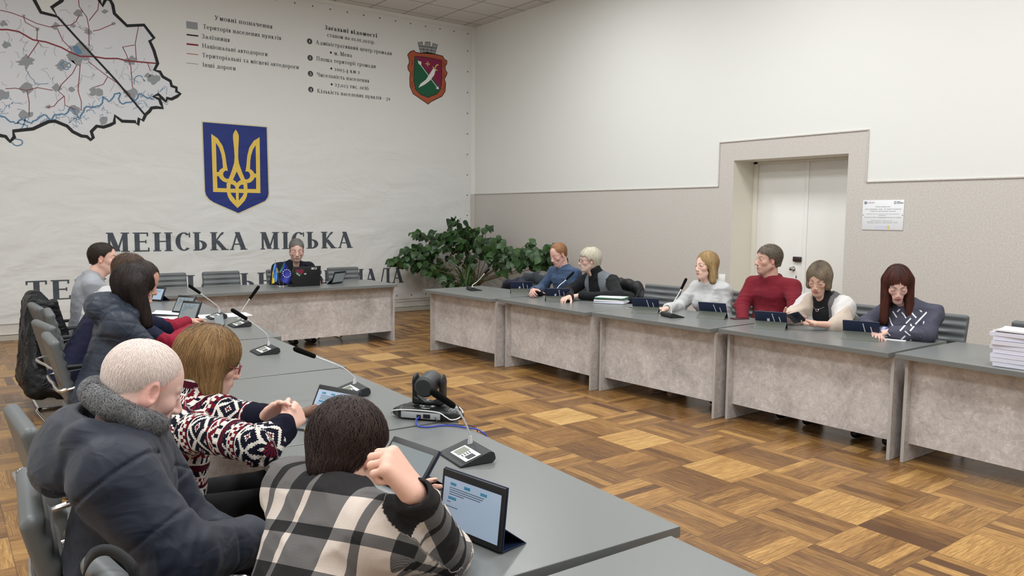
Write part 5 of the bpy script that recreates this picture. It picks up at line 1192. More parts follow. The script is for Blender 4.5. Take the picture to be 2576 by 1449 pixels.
def cap_long(vol=.0, length=-.14, face=(.138, 0, .0), fr=(.088, .064, .108), side=.075, sr=.036, back=.058, inner=1, pit=0., front=0.):
    g = A(math.sin(pit), 0, -math.cos(pit)); L = -length-.03
    o = [(ell((-.024, 0, .045), (.108+vol, .086+vol, .095+vol)), '+', 0), (cone((-.060, 0, .02), A(-.058, 0, .0)+g*L, .064+vol, back), '+', .03)]
    for s in (-1, 1): o.append((cone((-.022, (side-.010)*s, .03), A(-.014+front, side*s, .0)+g*L, sr+vol*.5, sr*.8), '+', .03))
    o += [(ell(face, fr), '-', .010), (half(g*(-length), g), '-', .02)]
    if inner: o.append((cone((.0, 0, -.02), g*(-length+.05), .066, .06), '-', .01))
    return o
def gcomb(pit, grav, cr=(-.02, 0, .15)):
    cr = A(*cr); g = A(math.sin(pit), 0, -math.cos(pit))
    def f(P):
        d = P-cr; d /= np.maximum(np.linalg.norm(d, axis=-1, keepdims=True), 1e-6); return d+g*grav
    return f
LO, HI = (-.22, -.2, -.36), (.2, .2, .2)
def V3(*a): return A(*a)
# ---------------------------------------------------------------- right row
rz = pi
# blonde woman in white
m_w = fabric('sweatshirt_white', srgb(248, 243, 232), fold=.25)
C = pX(1776, 669, -1.95)
person('blonde woman in a white sweater turned toward the laptop, hand flat on the desk', (-1.80, C[1]-.02), rz, C, (math.radians(170), .05, .0), C+V3(.07, -.01, -.225), sh=.165, female=1, bulk=.92, skin=(226, 180, 160), lips=(186, 92, 88), brow=(120, 92, 66),
       armR=dict(E=pX(1706, 775, -2.02), W=pz(1678, 776, .785), F=(-.45, .75, -.12), N=(0, 0, -1), T=(-.6, -.3, 0), curl=(.25, .3, .3, .35), spread=.12), sleeve=(.064, .066, .052), bust=.02, clothmat=m_w, folds=.012, collar='crew', seed=3, shoe=2, kneey=.10, footx=.20, nose=.9,
       hair=lambda r, M: hair_part('hair', r, M, cap_long(.0, -.165, (.140, -.012, .008), (.090, .066, .108)), LO, HI, .006, haircol((186, 156, 112), .3, (150, 122, 82)), 6000, .20, crown_comb((-.03, .02, .14), 1.1), .0010, 1), eyes='open')
# man in maroon
m_mar = fabric('polo_maroon', srgb(112, 24, 38), fold=.2)
C = pX(1932, 655, -1.86)
def polo(d): # fold-over collar and button placket
    o = []; N, up, fwd, ax = d['N'], d['up'], d['fwd'], d['ax']
    pts = [N+up*.02+fwd*(.075*math.cos(a)-.01)+ax*.07*math.sin(a)-up*.02*(math.cos(a)) for a in np.linspace(.35, 2*pi-.35, 12)]
    for k in range(11): o.append((cone(pts[k], pts[k+1], .013, .013), '+', .01))
    return o
person('grey haired man in a maroon polo sweater sitting upright before the door', (-1.74, C[1]-.03), rz, C, (math.radians(154), .02, .0), C+V3(.05, -.02, -.225), sh=.20, bulk=1.12, skin=(196, 148, 128), nose=1.0, jaw=1.15, brow=(90, 76, 66), eyes='open', stub=((168, 128, 114), .3),
       armR=dict(E=pX(1866, 770, -1.98), W=pX(1868, 812, -2.15), F=(-.8, -.4, -.5), N=(0, 0, -1), T=(-.2, -.8, 0)), armL=dict(E=pX(2000, 775, -1.95), W=pX(1985, 815, -2.12), F=(-.8, .4, -.5), N=(0, 0, -1), T=(-.2, .8, 0)), sleeve=(.070, .060, .044), belly=.06, footx=.16, clothmat=m_mar, folds=.010, collar='', extra=polo, seed=5,
       hair=lambda r, M: hair_part('hair', r, M, short_hair(.008, (.132, 0, .005), (.087, .083, .085)), LO, HI, .005, haircol((92, 82, 72), .35, (128, 116, 104)), 6000, .045, crown_comb((.03, -.02, .16), .2, .8), .0009, 2, (.002, .010)))
# woman in a shawl holding a phone
m_blk = fabric('jumper_black', srgb(20, 21, 24), fold=.2)
C = pX(2060, 703, -2.02)
ph = pX(1996, 806, -2.42)
def turt(d): return []
r5, M5, d5 = person('woman with short ash hair in grey beige shawl looking at her phone', (-1.83, C[1]-.05), rz, C, (math.radians(196), .42, -.06), C+V3(.10, -.02, -.225), sh=.155, female=1, bulk=.88, nose=.9, skin=(208, 160, 138), lips=(170, 84, 80), brow=(96, 78, 62), collar='turtle', clothmat=m_blk,
       armL=dict(E=pX(2118, 820, -2.10), W=pX(2052, 815, -2.30), F=(-.5, .75, .1), N=(-.5, .1, .8), T=(-.5, -.1, .9), curl=(.6, .65, .7, .75), thumb=(.5, .5, .5)), armR=dict(E=pX(1998, 800, -2.12), W=pX(1976, 800, -2.30), F=(-.6, -.45, .1), N=(.3, -.7, .5), T=(-.5, .1, .8), curl=(.5, .55, .6, .7)), cuff=.30, sleeve=(.055, .05, .044), seed=7,
       hair=lambda r, M: hair_part('hair', r, M, cap_long(.004, -.088, (.135, -.022, -.008), (.088, .062, .098), .068, .036, .050, 0, .42), LO, HI, .006, haircol((112, 98, 84), .35, (150, 134, 112), root=(72, 60, 50)), 6000, .15, crown_comb((.03, -.055, .13), .7), .0010, 3))
# shawl: two broad draped bands over the shoulders
def f_shawl(t):
    u, v, w_ = t.xyz(t.attr('puv')); k = (u*8.5+v*4.5+.4).fl(); s = k % 3
    c = t.mix((s > .5)*1., srgb(198, 182, 168), srgb(112, 110, 112)); c = t.mix((s > 1.5)*1., c, srgb(214, 210, 208)); n = t.noise(t.obj(), 600, 2)
    return {'Base Color': t.mix(n*.18, c, srgb(90, 84, 80)), 'Normal': t.bump(t.noise(t.scale(t.obj(), (1, 1, 2)), 22, 3)+n*.2, .35, .008)}
m_shawl = mat('shawl_check', rough=.9, fn=f_shawl, spec=.15)
def shawl(root, d):
    o = []; S, N, ax, up, fwd = d['S'], d['N'], d['ax'], d['up'], np.cross(d['ax'], A(0, 0, 1)); B = d['B']
    for sgn, Sh, E, Wr in d['arms']:
        o.append((cone(N-fwd*.03+ax*.03*sgn, Sh+up*.0, .072, .075), '+', .05)); o.append((cone(Sh, E+up*.02, .078, .072), '+', .05)); o.append((cone(Sh+fwd*.03, B(.12, .10*sgn, .25), .075, .07), '+', .06)); o.append((cone(E, E+(Wr-E)*.28, .070, .06), '+', .04))
    o.append((cone(B(-.06, 0, .15), B(-.05, 0, .95), .12, .10), '+', .06)); o.append((cone(B(-.06, -.1, .5), B(-.06, .1, .5), .12, .12), '+', .06))
    o.append(((lambda P: -ridged(P, 8, 3, (1, 1.4, .8))*.012-ridged(P, 18, 5)*.005), S, 9.)); o[-1] = (o[-1], '~', 0)
    o.append((cone(B(.19, 0, .2), N+fwd*.07+up*.06, .075, .052), '-', .02)); o.append((cone(N-up*.06, N+up*.12, .075, .085), '-', .015)); o.append((half((0, 0, .56), (0, 0, -1)), '-', .01))
    uv = lambda V: np.stack([(V-S)@ax+(V-S)@fwd*.5, (V-S)@up, V[:, 0]*0], -1)
    sdf_obj('shawl', o, .0075, S+A(-.35, -.45, -.6), S+A(.45, .45, .2), m_shawl, root, None, uv)
shawl(r5, d5)
mb = MB(); N5 = d5['N']; f5 = np.cross(d5['ax'], A(0, 0, 1)); pts = [N5+f5*(.085*math.cos(a)+.02)+d5['ax']*.062*math.sin(a)-A(0, 0, 1)*(.02+.055*math.cos(a)) for a in np.linspace(-1.5, 1.5, 20)]; mb.tube(pts, .0018, 6)
mb.tube([pts[10]+A(0, .012*math.cos(a), -.01+.010*math.sin(a)) for a in np.linspace(0, 2*pi, 14)], .003, 6); mb.build('necklace', m_chrome, r5)
def held_phone(c, rx, label, n=(.5, 0, .7), col=(24, 24, 30), up=(0, 1, 0), w=.075, h=.155):
    n = A(*n)/np.linalg.norm(n); up = A(*up); up = up-n*(up@n); up /= np.linalg.norm(up); x = np.cross(up, n)
    r = empty('smartphone', c, 0, label, 'phone'); r.matrix_world = Matrix([[x[i], up[i], n[i], c[i]] for i in range(3)]+[[0, 0, 0, 1]])
    m = mat('phone_case', srgb(*col), .3); mb = MB(); mb.box((-w/2, -h/2, -.005), (w/2, h/2, .004), .004); mb.build('case', m, r); mb = MB(); mb.box((-w/2+.003, -h/2+.004, .004), (w/2-.003, h/2-.004, .0046)); mb.build('screen', m_scr_off, r, smooth=False); return r
held_phone(pX(2003, 799, -2.40), 0, 'black smartphone held in both hands by the woman in the shawl', (.75, -.1, .65), (30, 32, 48), (0, .3, 1), .16, .10)
# woman with long dark red hair
def f_gs(t):
    u, v, w_ = t.xyz(t.attr('puv')); n = t.noise(t.obj(), 800, 2)
    a = ((u*14+v*16).fr()-.5).ab(); b = ((u*16-v*13).fr()-.5).ab(); k = t.white(t.vec((u*14+v*16).fl(), (u*16-v*13).fl(), 1))
    ln = ((a < .09)*(k > .62)).mx((b < .10)*(k < .34)); front = (w_ > .05)*1.*(v > .12)*((v < .45)*1.)*(u.ab() < .15)
    return {'Base Color': t.mix(ln*front, t.mix(n, srgb(66, 66, 80), srgb(84, 84, 98)), srgb(226, 228, 232)), 'Normal': t.bump(n*.4+t.noise(t.obj(), 14, 3), .3, .006)}
m_gs = mat('sweatshirt_grey_print', rough=.85, fn=f_gs, spec=.2)
def uv_t(V, d): return np.stack([(V-d['H'])@d['ax'], (V-d['H'])@d['up'], (V-d['H'])@d['ba']], -1)
C = pX(2258, 716, -2.10)
person('woman with long dark red hair and fringe in a grey printed sweatshirt', (-1.86, C[1]-.02), rz, C, (math.radians(212), .52, .03), C+V3(.12, -.05, -.205), sh=.160, sho=math.radians(190), female=1, bulk=1.04, nose=.9, skin=(220, 172, 156), lips=(160, 36, 48), brow=(60, 40, 34),
       armL=dict(E=pX(2330, 842, -2.12), W=pz(2236, 835, .80), F=(-.35, .9, -.1), N=(-.2, 0, -1), T=(-.9, -.3, 0), curl=(.5, .55, .6, .6)), armR=dict(E=pX(2178, 815, -2.12), W=pz(2200, 836, .80), F=(-.7, -.6, -.1), N=(-.2, 0, -1), T=(-.3, -.9, 0), curl=(.6, .6, .6, .6)), sleeve=(.064, .058, .045), bust=.03, clothmat=m_gs, uvfn=uv_t, folds=.011, seed=9,
       hair=lambda r, M: hair_part('hair', r, M, cap_long(.002, -.30, (.135, 0, -.046), (.085, .062, .090), .080, .036, .070, 1, .52, .005), (-.24, -.22, -.42), (.34, .22, .2), .0065, haircol((62, 34, 30), .4, (92, 48, 36), root=(44, 28, 26)), 7000, .30, gcomb(.52, 1.5), .0011, 4, segs=9, jit=.12))
q = pz(2226, 833, .80); mb = MB(); mb.cyl((q[0]+.0, q[1]-.012, q[2]), (q[0], q[1]+.012, q[2]), .034, .034, 20); o = mb.build('watch_band', mat('band_lilac', srgb(150, 158, 214), .5)); tag(o, 'lilac wristband on the wrist of the woman with dark red hair', 'watch')
# man in blue sweater
m_bl = fabric('sweater_slate_blue', srgb(64, 82, 110), fold=.25)
C = pX(1405, 641, -2.02)
person('balding reddish haired man in slate blue sweater looking down beside the plant', (-1.82, C[1]-.02), rz, C, (math.radians(180), .42, .0), C+V3(.08, -.02, -.215), sh=.19, bulk=1.08, skin=(208, 158, 142), nose=1., brow=(150, 104, 76), clothmat=m_bl, belly=.05, folds=.012, seed=11,
       armR=dict(E=pX(1362, 728, -2.05), W=pz(1340, 731, .82), F=(-.5, -.5, -.15), N=(.1, -.6, -.6), T=(-.4, 0, .8), curl=(.7, .75, .8, .8)), sleeve=(.066, .056, .040),
       hair=lambda r, M: hair_part('hair', r, M, short_hair(.004, (.120, 0, .042), (.105, .070, .090)), LO, HI, .005, haircol((158, 112, 78), .3, (176, 132, 96)), 6000, .02, crown_comb((-.04, 0, .13), .2), .0008, 5, (.001, .004)))
held_phone(pz(1352, 735, .80), 0, 'black smartphone held low by the man in slate blue sweater', (.5, .5, .6), (18, 18, 20), (-.6, .2, .5))
# white haired man with glasses
C = pX(1483, 656, -2.02)
r2_, M2, d2_ = person('white haired man with brown glasses in black sweater and grey vest', (-1.78, C[1]-.10), rz, C, (math.radians(152), .06, .0), C+V3(.12, -.05, -.215), sh=.19, bulk=1.08, skin=(210, 170, 152), nose=1.05, brow=(190, 180, 166), clothmat=m_blk, collar='turtle', folds=.010, seed=13, eyes='open', stub=((206, 186, 172), .45),
       armL=dict(E=pX(1556, 748, -2.12), W=pz(1456, 744, .80), F=(-.5, .8, -.1), N=(-.3, .1, -.9), T=(-.8, -.4, .1), curl=(.5, .55, .6, .6)), armR=dict(E=pX(1428, 735, -2.15), W=pz(1432, 748, .80), F=(-.9, -.2, -.1), N=(0, 0, -1), T=(-.2, -.9, 0)), sleeve=(.070, .062, .044),
       hair=lambda r, M: hair_part('hair', r, M, short_hair(.014, (.138, 0, -.005), (.085, .085, .085)), LO, HI, .005, haircol((228, 224, 208), .10, (212, 204, 182)), 6000, .05, crown_comb((-.02, 0, .14), .35), .0009, 6, (.002, .010)))
specs(r2_, M2, (92, 42, 30))
mb = MB(); a_ = d2_['arms'][0]; dd = (a_[3]-a_[2])/np.linalg.norm(a_[3]-a_[2]); mb.cyl(a_[3]-dd*.030, a_[3]+dd*.004, .036, .033, 20)
mb.build('shirt_cuff', mat('cuff_blue_check', rough=.8, fn=lambda t: {'Base Color': t.mix(((t.xyz(t.obj())[0]*70).fr() < .35)*.6, t.mix(((t.xyz(t.obj())[2]*70).fr() < .35)*.6, srgb(58, 74, 116), srgb(150, 166, 200)), srgb(24, 30, 56))}), r2_)
m_vest = fabric('vest_grey', srgb(108, 114, 120), fold=.25)
def vest(root, d):
    S, N, ax, up, B = d['S'], d['N'], d['ax'], d['up'], d['B']; fwd = np.cross(ax, A(0, 0, 1)); o = []
    for s in (-1, 1): o.append((cone(B(.005, .085*s, .08), B(.01, .105*s, .86), .128, .118), '+', .06)); o.append((cone(S+ax*.16*s-up*.005, N, .078, .075), '+', .04))
    o.append(((lambda P: -ridged(P, 8, 31, (1, 1, .5))*.008), S, 9.)); o[-1] = (o[-1], '~', 0)
    o.append((cone(B(.16, 0, .0), N+fwd*.08+up*.06, .055, .075), '-', .01)); o.append((cone(N-up*.05, N+up*.12, .07, .085), '-', .01)); o.append((half((0, 0, .52), (0, 0, -1)), '-', .01))
    for sgn, Sh, E, Wr in d['arms']: o.append((cone(Sh+ax*.035*sgn-up*.03, E, .088, .085), '-', .012))
    sdf_obj('vest', o, .0075, S+A(-.35, -.4, -.6), S+A(.4, .4, .15), m_vest, root)
vest(r2_, d2_)
# ---------------------------------------------------------------- man at the laptop
m_suit = fabric('jacket_dark_navy', srgb(18, 20, 32), fold=.15); m_olive = fabric('shirt_olive', srgb(84, 82, 46))
C = pY(746, 630, -2.05)
rh, Mh_, dh = person('man in dark jacket and olive shirt working at the laptop', (C[0]-.02, -1.78), -pi/2, C, (math.radians(-108), .26, .0), C+V3(-.01, .09, -.225), sh=.205, bulk=1.1, jaw=1.2, skin=(204, 162, 146), brow=(96, 78, 68), clothmat=m_suit, clothname='jacket', collar='', hs=1.10, folds=.008, seed=15, stub=((150, 120, 108), .35),
       armR=dict(E=C+V3(-.30, -.02, -.42), W=(C[0]-.13, -2.34, .80), F=(.5, -.8, -.1), N=(0, 0, -1), T=(.8, .4, 0)), armL=dict(E=C+V3(.29, -.02, -.42), W=(C[0]+.16, -2.30, .80), F=(-.3, -.9, -.1), N=(0, 0, -1), T=(-.8, .3, 0)), sleeve=(.068, .058, .042),
       extra=lambda d: [(cone(d['B'](.20, 0, .45), d['N']+d['fwd']*.07+d['up']*.05, .02, .062), '-', .012)],
       hair=lambda r, M: hair_part('hair', r, M, short_hair(.006, (.128, 0, .012), (.090, .078, .088)), LO, HI, .005, haircol((104, 100, 96), .3, (140, 136, 132)), 5000, .022, crown_comb((-.04, 0, .13), .2), .0009, 7, (.001, .005)))
B = dh['B']; o = [(cone(B(.03, .0, .2), B(.04, 0, .9), .112, .095), '+', .04), (cone(dh['N']-dh['up']*.05, dh['N']+(dh['nb']-dh['N'])*.1, .070, .066), '+', .02), (cone(dh['N'], dh['N']+(dh['nb']-dh['N'])*1.6, .058, .06), '-', .004)]
sdf_obj('shirt', o, .007, dh['S']+A(-.25, -.25, -.5), dh['S']+A(.3, .25, .15), m_olive, rh)
mb = MB(); q = dh['S']; p = rh.matrix_world
for s in (-1, 1): mb.tube([B(.165, .018*s, .30), B(.16, .022*s, .62), B(.135, .026*s, .9)], .006, 6)
mb.build('shirt_embroidery', mat('embroidery_dark', srgb(38, 42, 28), .8), rh)
mb = MB(); mb.box((0, -.014, 0), (.004, .014, .018)); o = mb.build('lapel_pin', m_white2, rh, smooth=False); o.location = Vector(B(.15, .115, .78))
# ---------------------------------------------------------------- left row
rz = 0
m_gy = fabric('sweater_light_grey', srgb(146, 148, 154), fold=.25)
C = pd(261, 651, 6.75)
person('man with dark receding hair in a light grey sweater at far left', (C[0]-.14, C[1]-.02), 0, C, (-.42, .06, 0), C+V3(-.13, 0, -.205), sh=.20, bulk=1.30, skin=(206, 158, 138), clothmat=m_gy, folds=.007, seed=17, brow=(60, 44, 36), ears=1.1, eyes='open',
       hair=lambda r, M: hair_part('hair', r, M, short_hair(.007, (.125, 0, .022), (.095, .076, .085)), LO, HI, .005, haircol((52, 42, 36), .35), 5000, .025, crown_comb((-.04, 0, .13), .2), .0009, 8, (.001, .005)))
m_wh2 = fabric('sweater_offwhite', srgb(226, 224, 214), fold=.15)
C = pd(329, 687, 5.9)
person('person with short brown hair in an off white sweater seen from behind', (C[0]-.26, C[1]-.04), 0, C, (.05, .2, 0), C+V3(-.20, -.02, -.21), sh=.19, bulk=1.3, skin=(206, 158, 138), clothmat=m_wh2, folds=.010, seed=19,
       hair=lambda r, M: hair_part('hair', r, M, short_hair(.014, (.135, 0, -.005), (.085, .085, .085)), LO, HI, .005, haircol((72, 56, 46), .35, (96, 76, 60)), 6000, .05, crown_comb((-.02, 0, .14), .35), .0009, 9, (.002, .010)))
m_nv = fabric('jumper_deep_navy', srgb(22, 24, 46), fold=.1)
def f_red(t):
    u, v, w_ = t.xyz(t.attr('puv')); n = t.noise(t.obj(), 700, 2)
    c = t.mix(n, srgb(120, 18, 40), srgb(146, 28, 52)); return {'Base Color': t.mix(u < .5, c, t.mix(n, srgb(20, 22, 42), srgb(30, 32, 56))), 'Normal': t.bump(n*.3+t.noise(t.obj(), 16, 3), .3, .006)}
m_red = mat('navy_jumper_red_sleeves', rough=.85, fn=f_red, spec=.2)
def uv_red(V, d):
    f = np.zeros(len(V))
    for sgn, Sh, E, Wr in d['arms']:
        ab = Wr-E; h = ((V-E)@ab)/(ab@ab); dd = np.linalg.norm(V-E-np.clip(h, 0, 1)[:, None]*ab, axis=1); f = np.maximum(f, ((h > -.12) & (h < 1.3) & (dd < .085))*1.)
    return np.stack([f, f, f], -1)
C = pd(357, 707, 5.35)
r3_, M3, d3_ = person('dark haired man in navy jumper with red forearms bending over a phone', (C[0]-.44, C[1]-.06), 0, C, (-.62, .55, 0), C+V3(-.23, -.02, -.19), sh=.20, bulk=1.12, skin=(190, 138, 116), nose=1.2, clothmat=m_red, uvfn=uv_red, folds=.008, seed=21, brow=(50, 38, 32), stub=((120, 92, 80), .5),
       armR=dict(E=pz(426, 868, .80), W=pz(484, 826, .81), F=(.7, .6, .0), N=(0, .2, -1), T=(-.4, .8, .2), curl=(.6, .65, .7, .7)), armL=dict(E=pz(425, 826, .80), W=pz(474, 808, .81), F=(.9, .2, .0), N=(0, -.2, -1), T=(.0, -.9, .2), curl=(.6, .65, .7, .7)), sleeve=(.062, .054, .040),
       hair=lambda r, M: hair_part('hair', r, M, short_hair(.006, (.122, 0, .040), (.100, .072, .092)), LO, HI, .005, haircol((58, 46, 40), .35), 5000, .03, crown_comb((-.04, 0, .13), .2), .0009, 10, (.001, .005)))
held_phone(pz(552, 808, .80), 0, 'smartphone with lit screen held above the desk beside the farthest microphone', (-.5, -.3, .8), (30, 30, 34), (.2, 1, .5)).children[1].data.materials[0] = m_scr2
# woman in puffer jacket
def quilt_h(P, d):
    r = 0; s = (P-d['H'])@d['up']
    aw = np.full(P.shape[:-1], 9.); at = np.zeros(P.shape[:-1])
    for sgn, Sh, E, Wr in d['arms']:
        for a, b, o_ in ((Sh, E, 0), (E, Wr, .3)):
            ab = b-a; L = np.linalg.norm(ab); h = ((P-a)@ab)/(L*L); dd = np.linalg.norm(P-a-np.clip(h, 0, 1)[..., None]*ab, axis=-1); n = dd < aw; at = np.where(n, h*L+o_, at); aw = np.minimum(aw, dd)
    c = np.where(aw < .085, at, s); ph = np.abs(((c/.098) % 1)-.5)*.098
    return .005*np.exp(-(ph/.006)**2)-.001
m_puf = fabric('puffer_blue_grey', srgb(42, 48, 60), rough=.45, sc=60, amt=.06, bump=.3, fold=.5, sheen=0)
def hoodL4(d):
    N, up, fwd, ax = d['N'], d['up'], d['fwd'], d['ax']
    o = [(cone(N-fwd*.10+up*.045+ax*.09, N-fwd*.10+up*.045-ax*.09, .082, .082), '+', .04), (cone(N-fwd*.05+ax*.09+up*.075, N+fwd*.07+ax*.07+up*.01, .045, .04), '+', .03), (cone(N-fwd*.05-ax*.09+up*.075, N+fwd*.07-ax*.07+up*.01, .045, .04), '+', .03), (cone(N-fwd*.06+ax*.05+up*.09, N-fwd*.06-ax*.05+up*.09, .04, .04), '+', .03)]
    return o
C = pd(336, 728, 4.62)
person('woman with long dark hair in a blue grey puffer jacket seen from behind', (C[0]-.19, C[1]-.08), 0, C, (.0, .48, 0), C+V3(-.10, -.03, -.185), sh=.185, sho=-.1, female=1, bulk=1.28, skin=(200, 150, 130), clothmat=m_puf, clothname='puffer_jacket', folds=.008, quilt=quilt_h, collar='', extra=hoodL4, seed=23, neckr=.055,
       armR=dict(E=C+V3(.08, -.26, -.46), W=C+V3(.34, -.10, -.40), F=(1, .1, 0), N=(0, 0, -1), T=(0, 1, 0)), sleeve=(.086, .078, .06),
       hair=lambda r, M: hair_part('hair', r, M, cap_long(.006, -.22, side=.086, sr=.048, back=.070, pit=.62, front=.03), (-.26, -.22, -.42), (.34, .22, .2), .006, haircol((30, 23, 22), .45, (46, 34, 30)), 5200, .28, gcomb(.45, 1.1), .0011, 11, segs=9, jit=.3))
# blonde woman in the patterned sweater
def f_nord(t):
    u, v, w_ = t.xyz(t.attr('puv')); nz = t.noise(t.obj(), 260, 2)
    u = u+(nz-.5)*.004; v = v+(nz-.5)*.004; cs = .0062; U = (u/cs).fl(); Vv = (v/cs).fl(); period = 44.; b = Vv % period
    nav, crm, red = srgb(22, 22, 36), srgb(214, 208, 200), srgb(100, 20, 36)
    zig = ((((U % 12)-6).ab()+b) % 6 < 2)*1.; chk = ((U+b) % 2 < 1)*1.; chk2 = (((U/2).fl()+(b/2).fl()) % 2 < 1)*1.; dia = ((((U % 14)-7).ab()+((b-8)-0).ab()) % 7 < 2.4)*1.; dsh = ((U % 5) < 3)*1.
    def band(a, c): return (b > a-.5)*(b < c-.5)
    c = t.mix(dia, nav, crm); c = t.mix(dia*0+((((U % 14)-7).ab()+(b-8).ab()) < 2)*1., c, red)
    for a, e, col0, col1, msk in ((17, 18, crm, crm, chk), (18, 20, nav, red, dsh), (20, 24, red, crm, chk2), (24, 25, crm, crm, chk), (25, 28, nav, crm, zig), (28, 32, red, nav, chk), (32, 33, crm, crm, chk), (33, 36, nav, crm, dsh), (36, 41, red, crm, zig), (41, 42, crm, crm, chk), (42, 44, nav, red, dsh)):
        c = t.mix(band(a, e), c, t.mix(msk, col0, col1))
    cuffm = (w_ > .9)*1.; c = t.mix(cuffm, c, nav)
    return {'Base Color': c, 'Normal': t.bump(nz+t.voro(t.vec(u, v, 0), 160)*.5, .6, .003)}
m_nord = mat('knit_nordic_pattern', rough=.95, fn=f_nord, spec=.1)
def uv_knit(V, d):
    u = np.arctan2((V-d['H'])@d['ax'], -(V-d['H'])@d['ba']+.0)*.17; v = (V-d['H'])@d['up']; w_ = np.zeros(len(V)); best = np.full(len(V), .098)
    for sgn, Sh, E, Wr in d['arms']:
        L1 = np.linalg.norm(E-Sh)
        for a, b, off in ((Sh, E, 0.), (E, Wr, L1)):
            ab = b-a; L = np.linalg.norm(ab); e = ab/L; h = ((V-a)@e); m = (h > (.03 if off == 0 else -.01)); dd = np.linalg.norm(V-a-np.clip(h, 0, L)[:, None]*e, axis=1)
            e1 = np.cross(e, A(0, 0, 1)); e1 /= np.linalg.norm(e1); e2 = np.cross(e, e1); an = np.arctan2((V-a)@e1, (V-a)@e2); k = m & (dd < best); best = np.where(k, dd, best)
            u = np.where(k, an*.06, u); v = np.where(k, .48-(h+off), v); w_ = np.where(k & (off > 0) & (h > L-.075), 1., np.where(k, 0, w_))
    return np.stack([u, v, w_], -1)
C = pd(531, 914, 2.92)
r5b, M5b, d5b = person('blonde woman with red glasses in a black white and maroon patterned sweater', (C[0]-.20, C[1]-.02), 0, C, (-.10, .30, .05), C+V3(-.12, -.02, -.195), sh=.170, sho=-.10, female=1, bulk=.95, skin=(214, 164, 144), res=.0032, cres=.005, clothmat=m_nord, uvfn=uv_knit, folds=.010, seed=25, collar='turtle', hs=.97,
       armR=dict(E=pd(655, 1118, 2.45), W=pd(722, 1068, 2.56), F=(.75, .55, .28), N=(-.3, .75, -.3), T=(-.2, .3, .9), curl=(.75, .8, .85, .9), thumb=(.8, .4, .2)), armL=dict(E=pd(560, 1040, 2.78), W=pd(672, 1052, 2.66), F=pd(752, 985, 2.58)-pd(672, 1052, 2.66), N=(.1, -.9, -.1), T=(-.3, .1, .9), curl=(.22, .26, .32, .4), thumb=(.9, .3, .0)), sleeve=(.062, .056, .044), cuff=.03, neckr=.052,
       hair=lambda r, M: hair_part('hair', r, M, cap_long(.012, -.150, (.142, 0, -.02), (.088, .066, .10), .074, .042, .060, 0, .30), LO, HI, .005, haircol((150, 116, 76), .35, (112, 84, 52), root=(96, 74, 54)), 11000, .20, gcomb(.30, .7, (-.01, 0, .13)), .0010, 12, (-.001, .006), segs=9, jit=.16))
specs(r5b, M5b, (120, 22, 44))
# man in navy padded coat with fur collar
m_coat = fabric('padded_coat_navy', srgb(25, 31, 45), rough=.55, sc=1200, amt=.1, bump=.15, fold=.3, sheen=.1)
def quilt6(P, d):
    f = (P-d['H'])@d['ba']; s = (P-d['H'])@d['up']; a = np.abs((P-d['H'])@d['ax']); r = 0
    r = r+.006*np.exp(-((s-.36-.05*np.cos(a*9))/.0045)**2)*(a < .19); r = r+.005*np.exp(-((s-.17)/.0045)**2)
    for sgn, Sh, E, Wr in d['arms']:
        ab = E-Sh; L = np.linalg.norm(ab); h = ((P-Sh)@ab)/L; dd = np.linalg.norm(P-Sh-np.clip(h/L, 0, 1)[..., None]*ab, axis=-1)
        for c_ in (.01, .17): r = r+(.007 if c_ < .1 else .004)*np.exp(-((h-c_)/.0045)**2)*(dd < .13)
        ab = Wr-E; L = np.linalg.norm(ab); h = ((P-E)@ab)/L; dd = np.linalg.norm(P-E-np.clip(h/L, 0, 1)[..., None]*ab, axis=-1)
        for c_ in (.12,): r = r+.004*np.exp(-((h-c_)/.006)**2)*(dd < .11)
    return r-.001-ridged(P, 12, 61, (1.8, 1, .8))*.0032
def hood6(d):
    N, up, fwd, ax, C_, Rh = d['N'], d['up'], d['fwd'], d['ax'], d['C'], d['Rh']
    o = [(ell(N-fwd*.110-up*.010, (.120, .165, .080), rotm(0, -.95, 0)), '+', .010), (cone(N-fwd*.06+ax*.13+up*.045, N+fwd*.05+ax*.09+up*.0, .045, .04), '+', .04), (cone(N-fwd*.06-ax*.13+up*.045, N+fwd*.05-ax*.09+up*.0, .045, .04), '+', .04)]
    o.append((ell(N-fwd*.02+up*.08, (.09, .105, .06), rotm(0, -.5, 0)), '-', .02)); return o
C = pd(360, 978, 2.04)
S6 = pd(300, 1150, 2.02)
r6b, M6b, d6b = person('white haired man in a navy padded coat with grey fur collar', (C[0]-.10, C[1]-.0), 0.05, C, (.12, .46, .04), pd(306, 1140, 2.02), sh=.19, sho=-.28, bulk=1.08, skin=(222, 176, 162), hs=.96, res=.0032, cres=.0045, clothmat=m_coat, clothname='padded_coat', quilt=quilt6, collar='', extra=hood6, folds=.006, seed=27, nose=1.1, ears=1.15, neckr=.064, belly=.05,
       armR=dict(E=pd(455, 1410, 1.84), W=pd(650, 1352, 2.08), F=(.9, .3, -.1), N=(0, .3, -1), T=(0, .9, .2)), armL=dict(E=pd(470, 1330, 2.25), W=pd(655, 1405, 2.22), F=(.9, -.2, -.2), N=(0, 0, -1), T=(0, -.9, 0)), sleeve=(.088, .080, .060), stub=((226, 196, 184), .3), brow=(200, 190, 180),
       hair=lambda r, M: hair_part('hair', r, M, short_hair(.0022, (.130, 0, .02), (.094, .080, .085), nape=-.07), LO, HI, .0045, lambda P, u: np.clip(A(*srgb(244, 228, 220))*(.88+.2*u[:, None])*(1-A(0., .16, .18)*np.clip(.5-np.abs(P[:, 1:2])*9, 0, 1)*np.clip((P[:, 2:3]-.07)*20, 0, 1)), 0, 1), 13000, .014, crown_comb((-.055, 0, .13), .15), .0005, 13, (.0006, .002), segs=3, jit=.14))
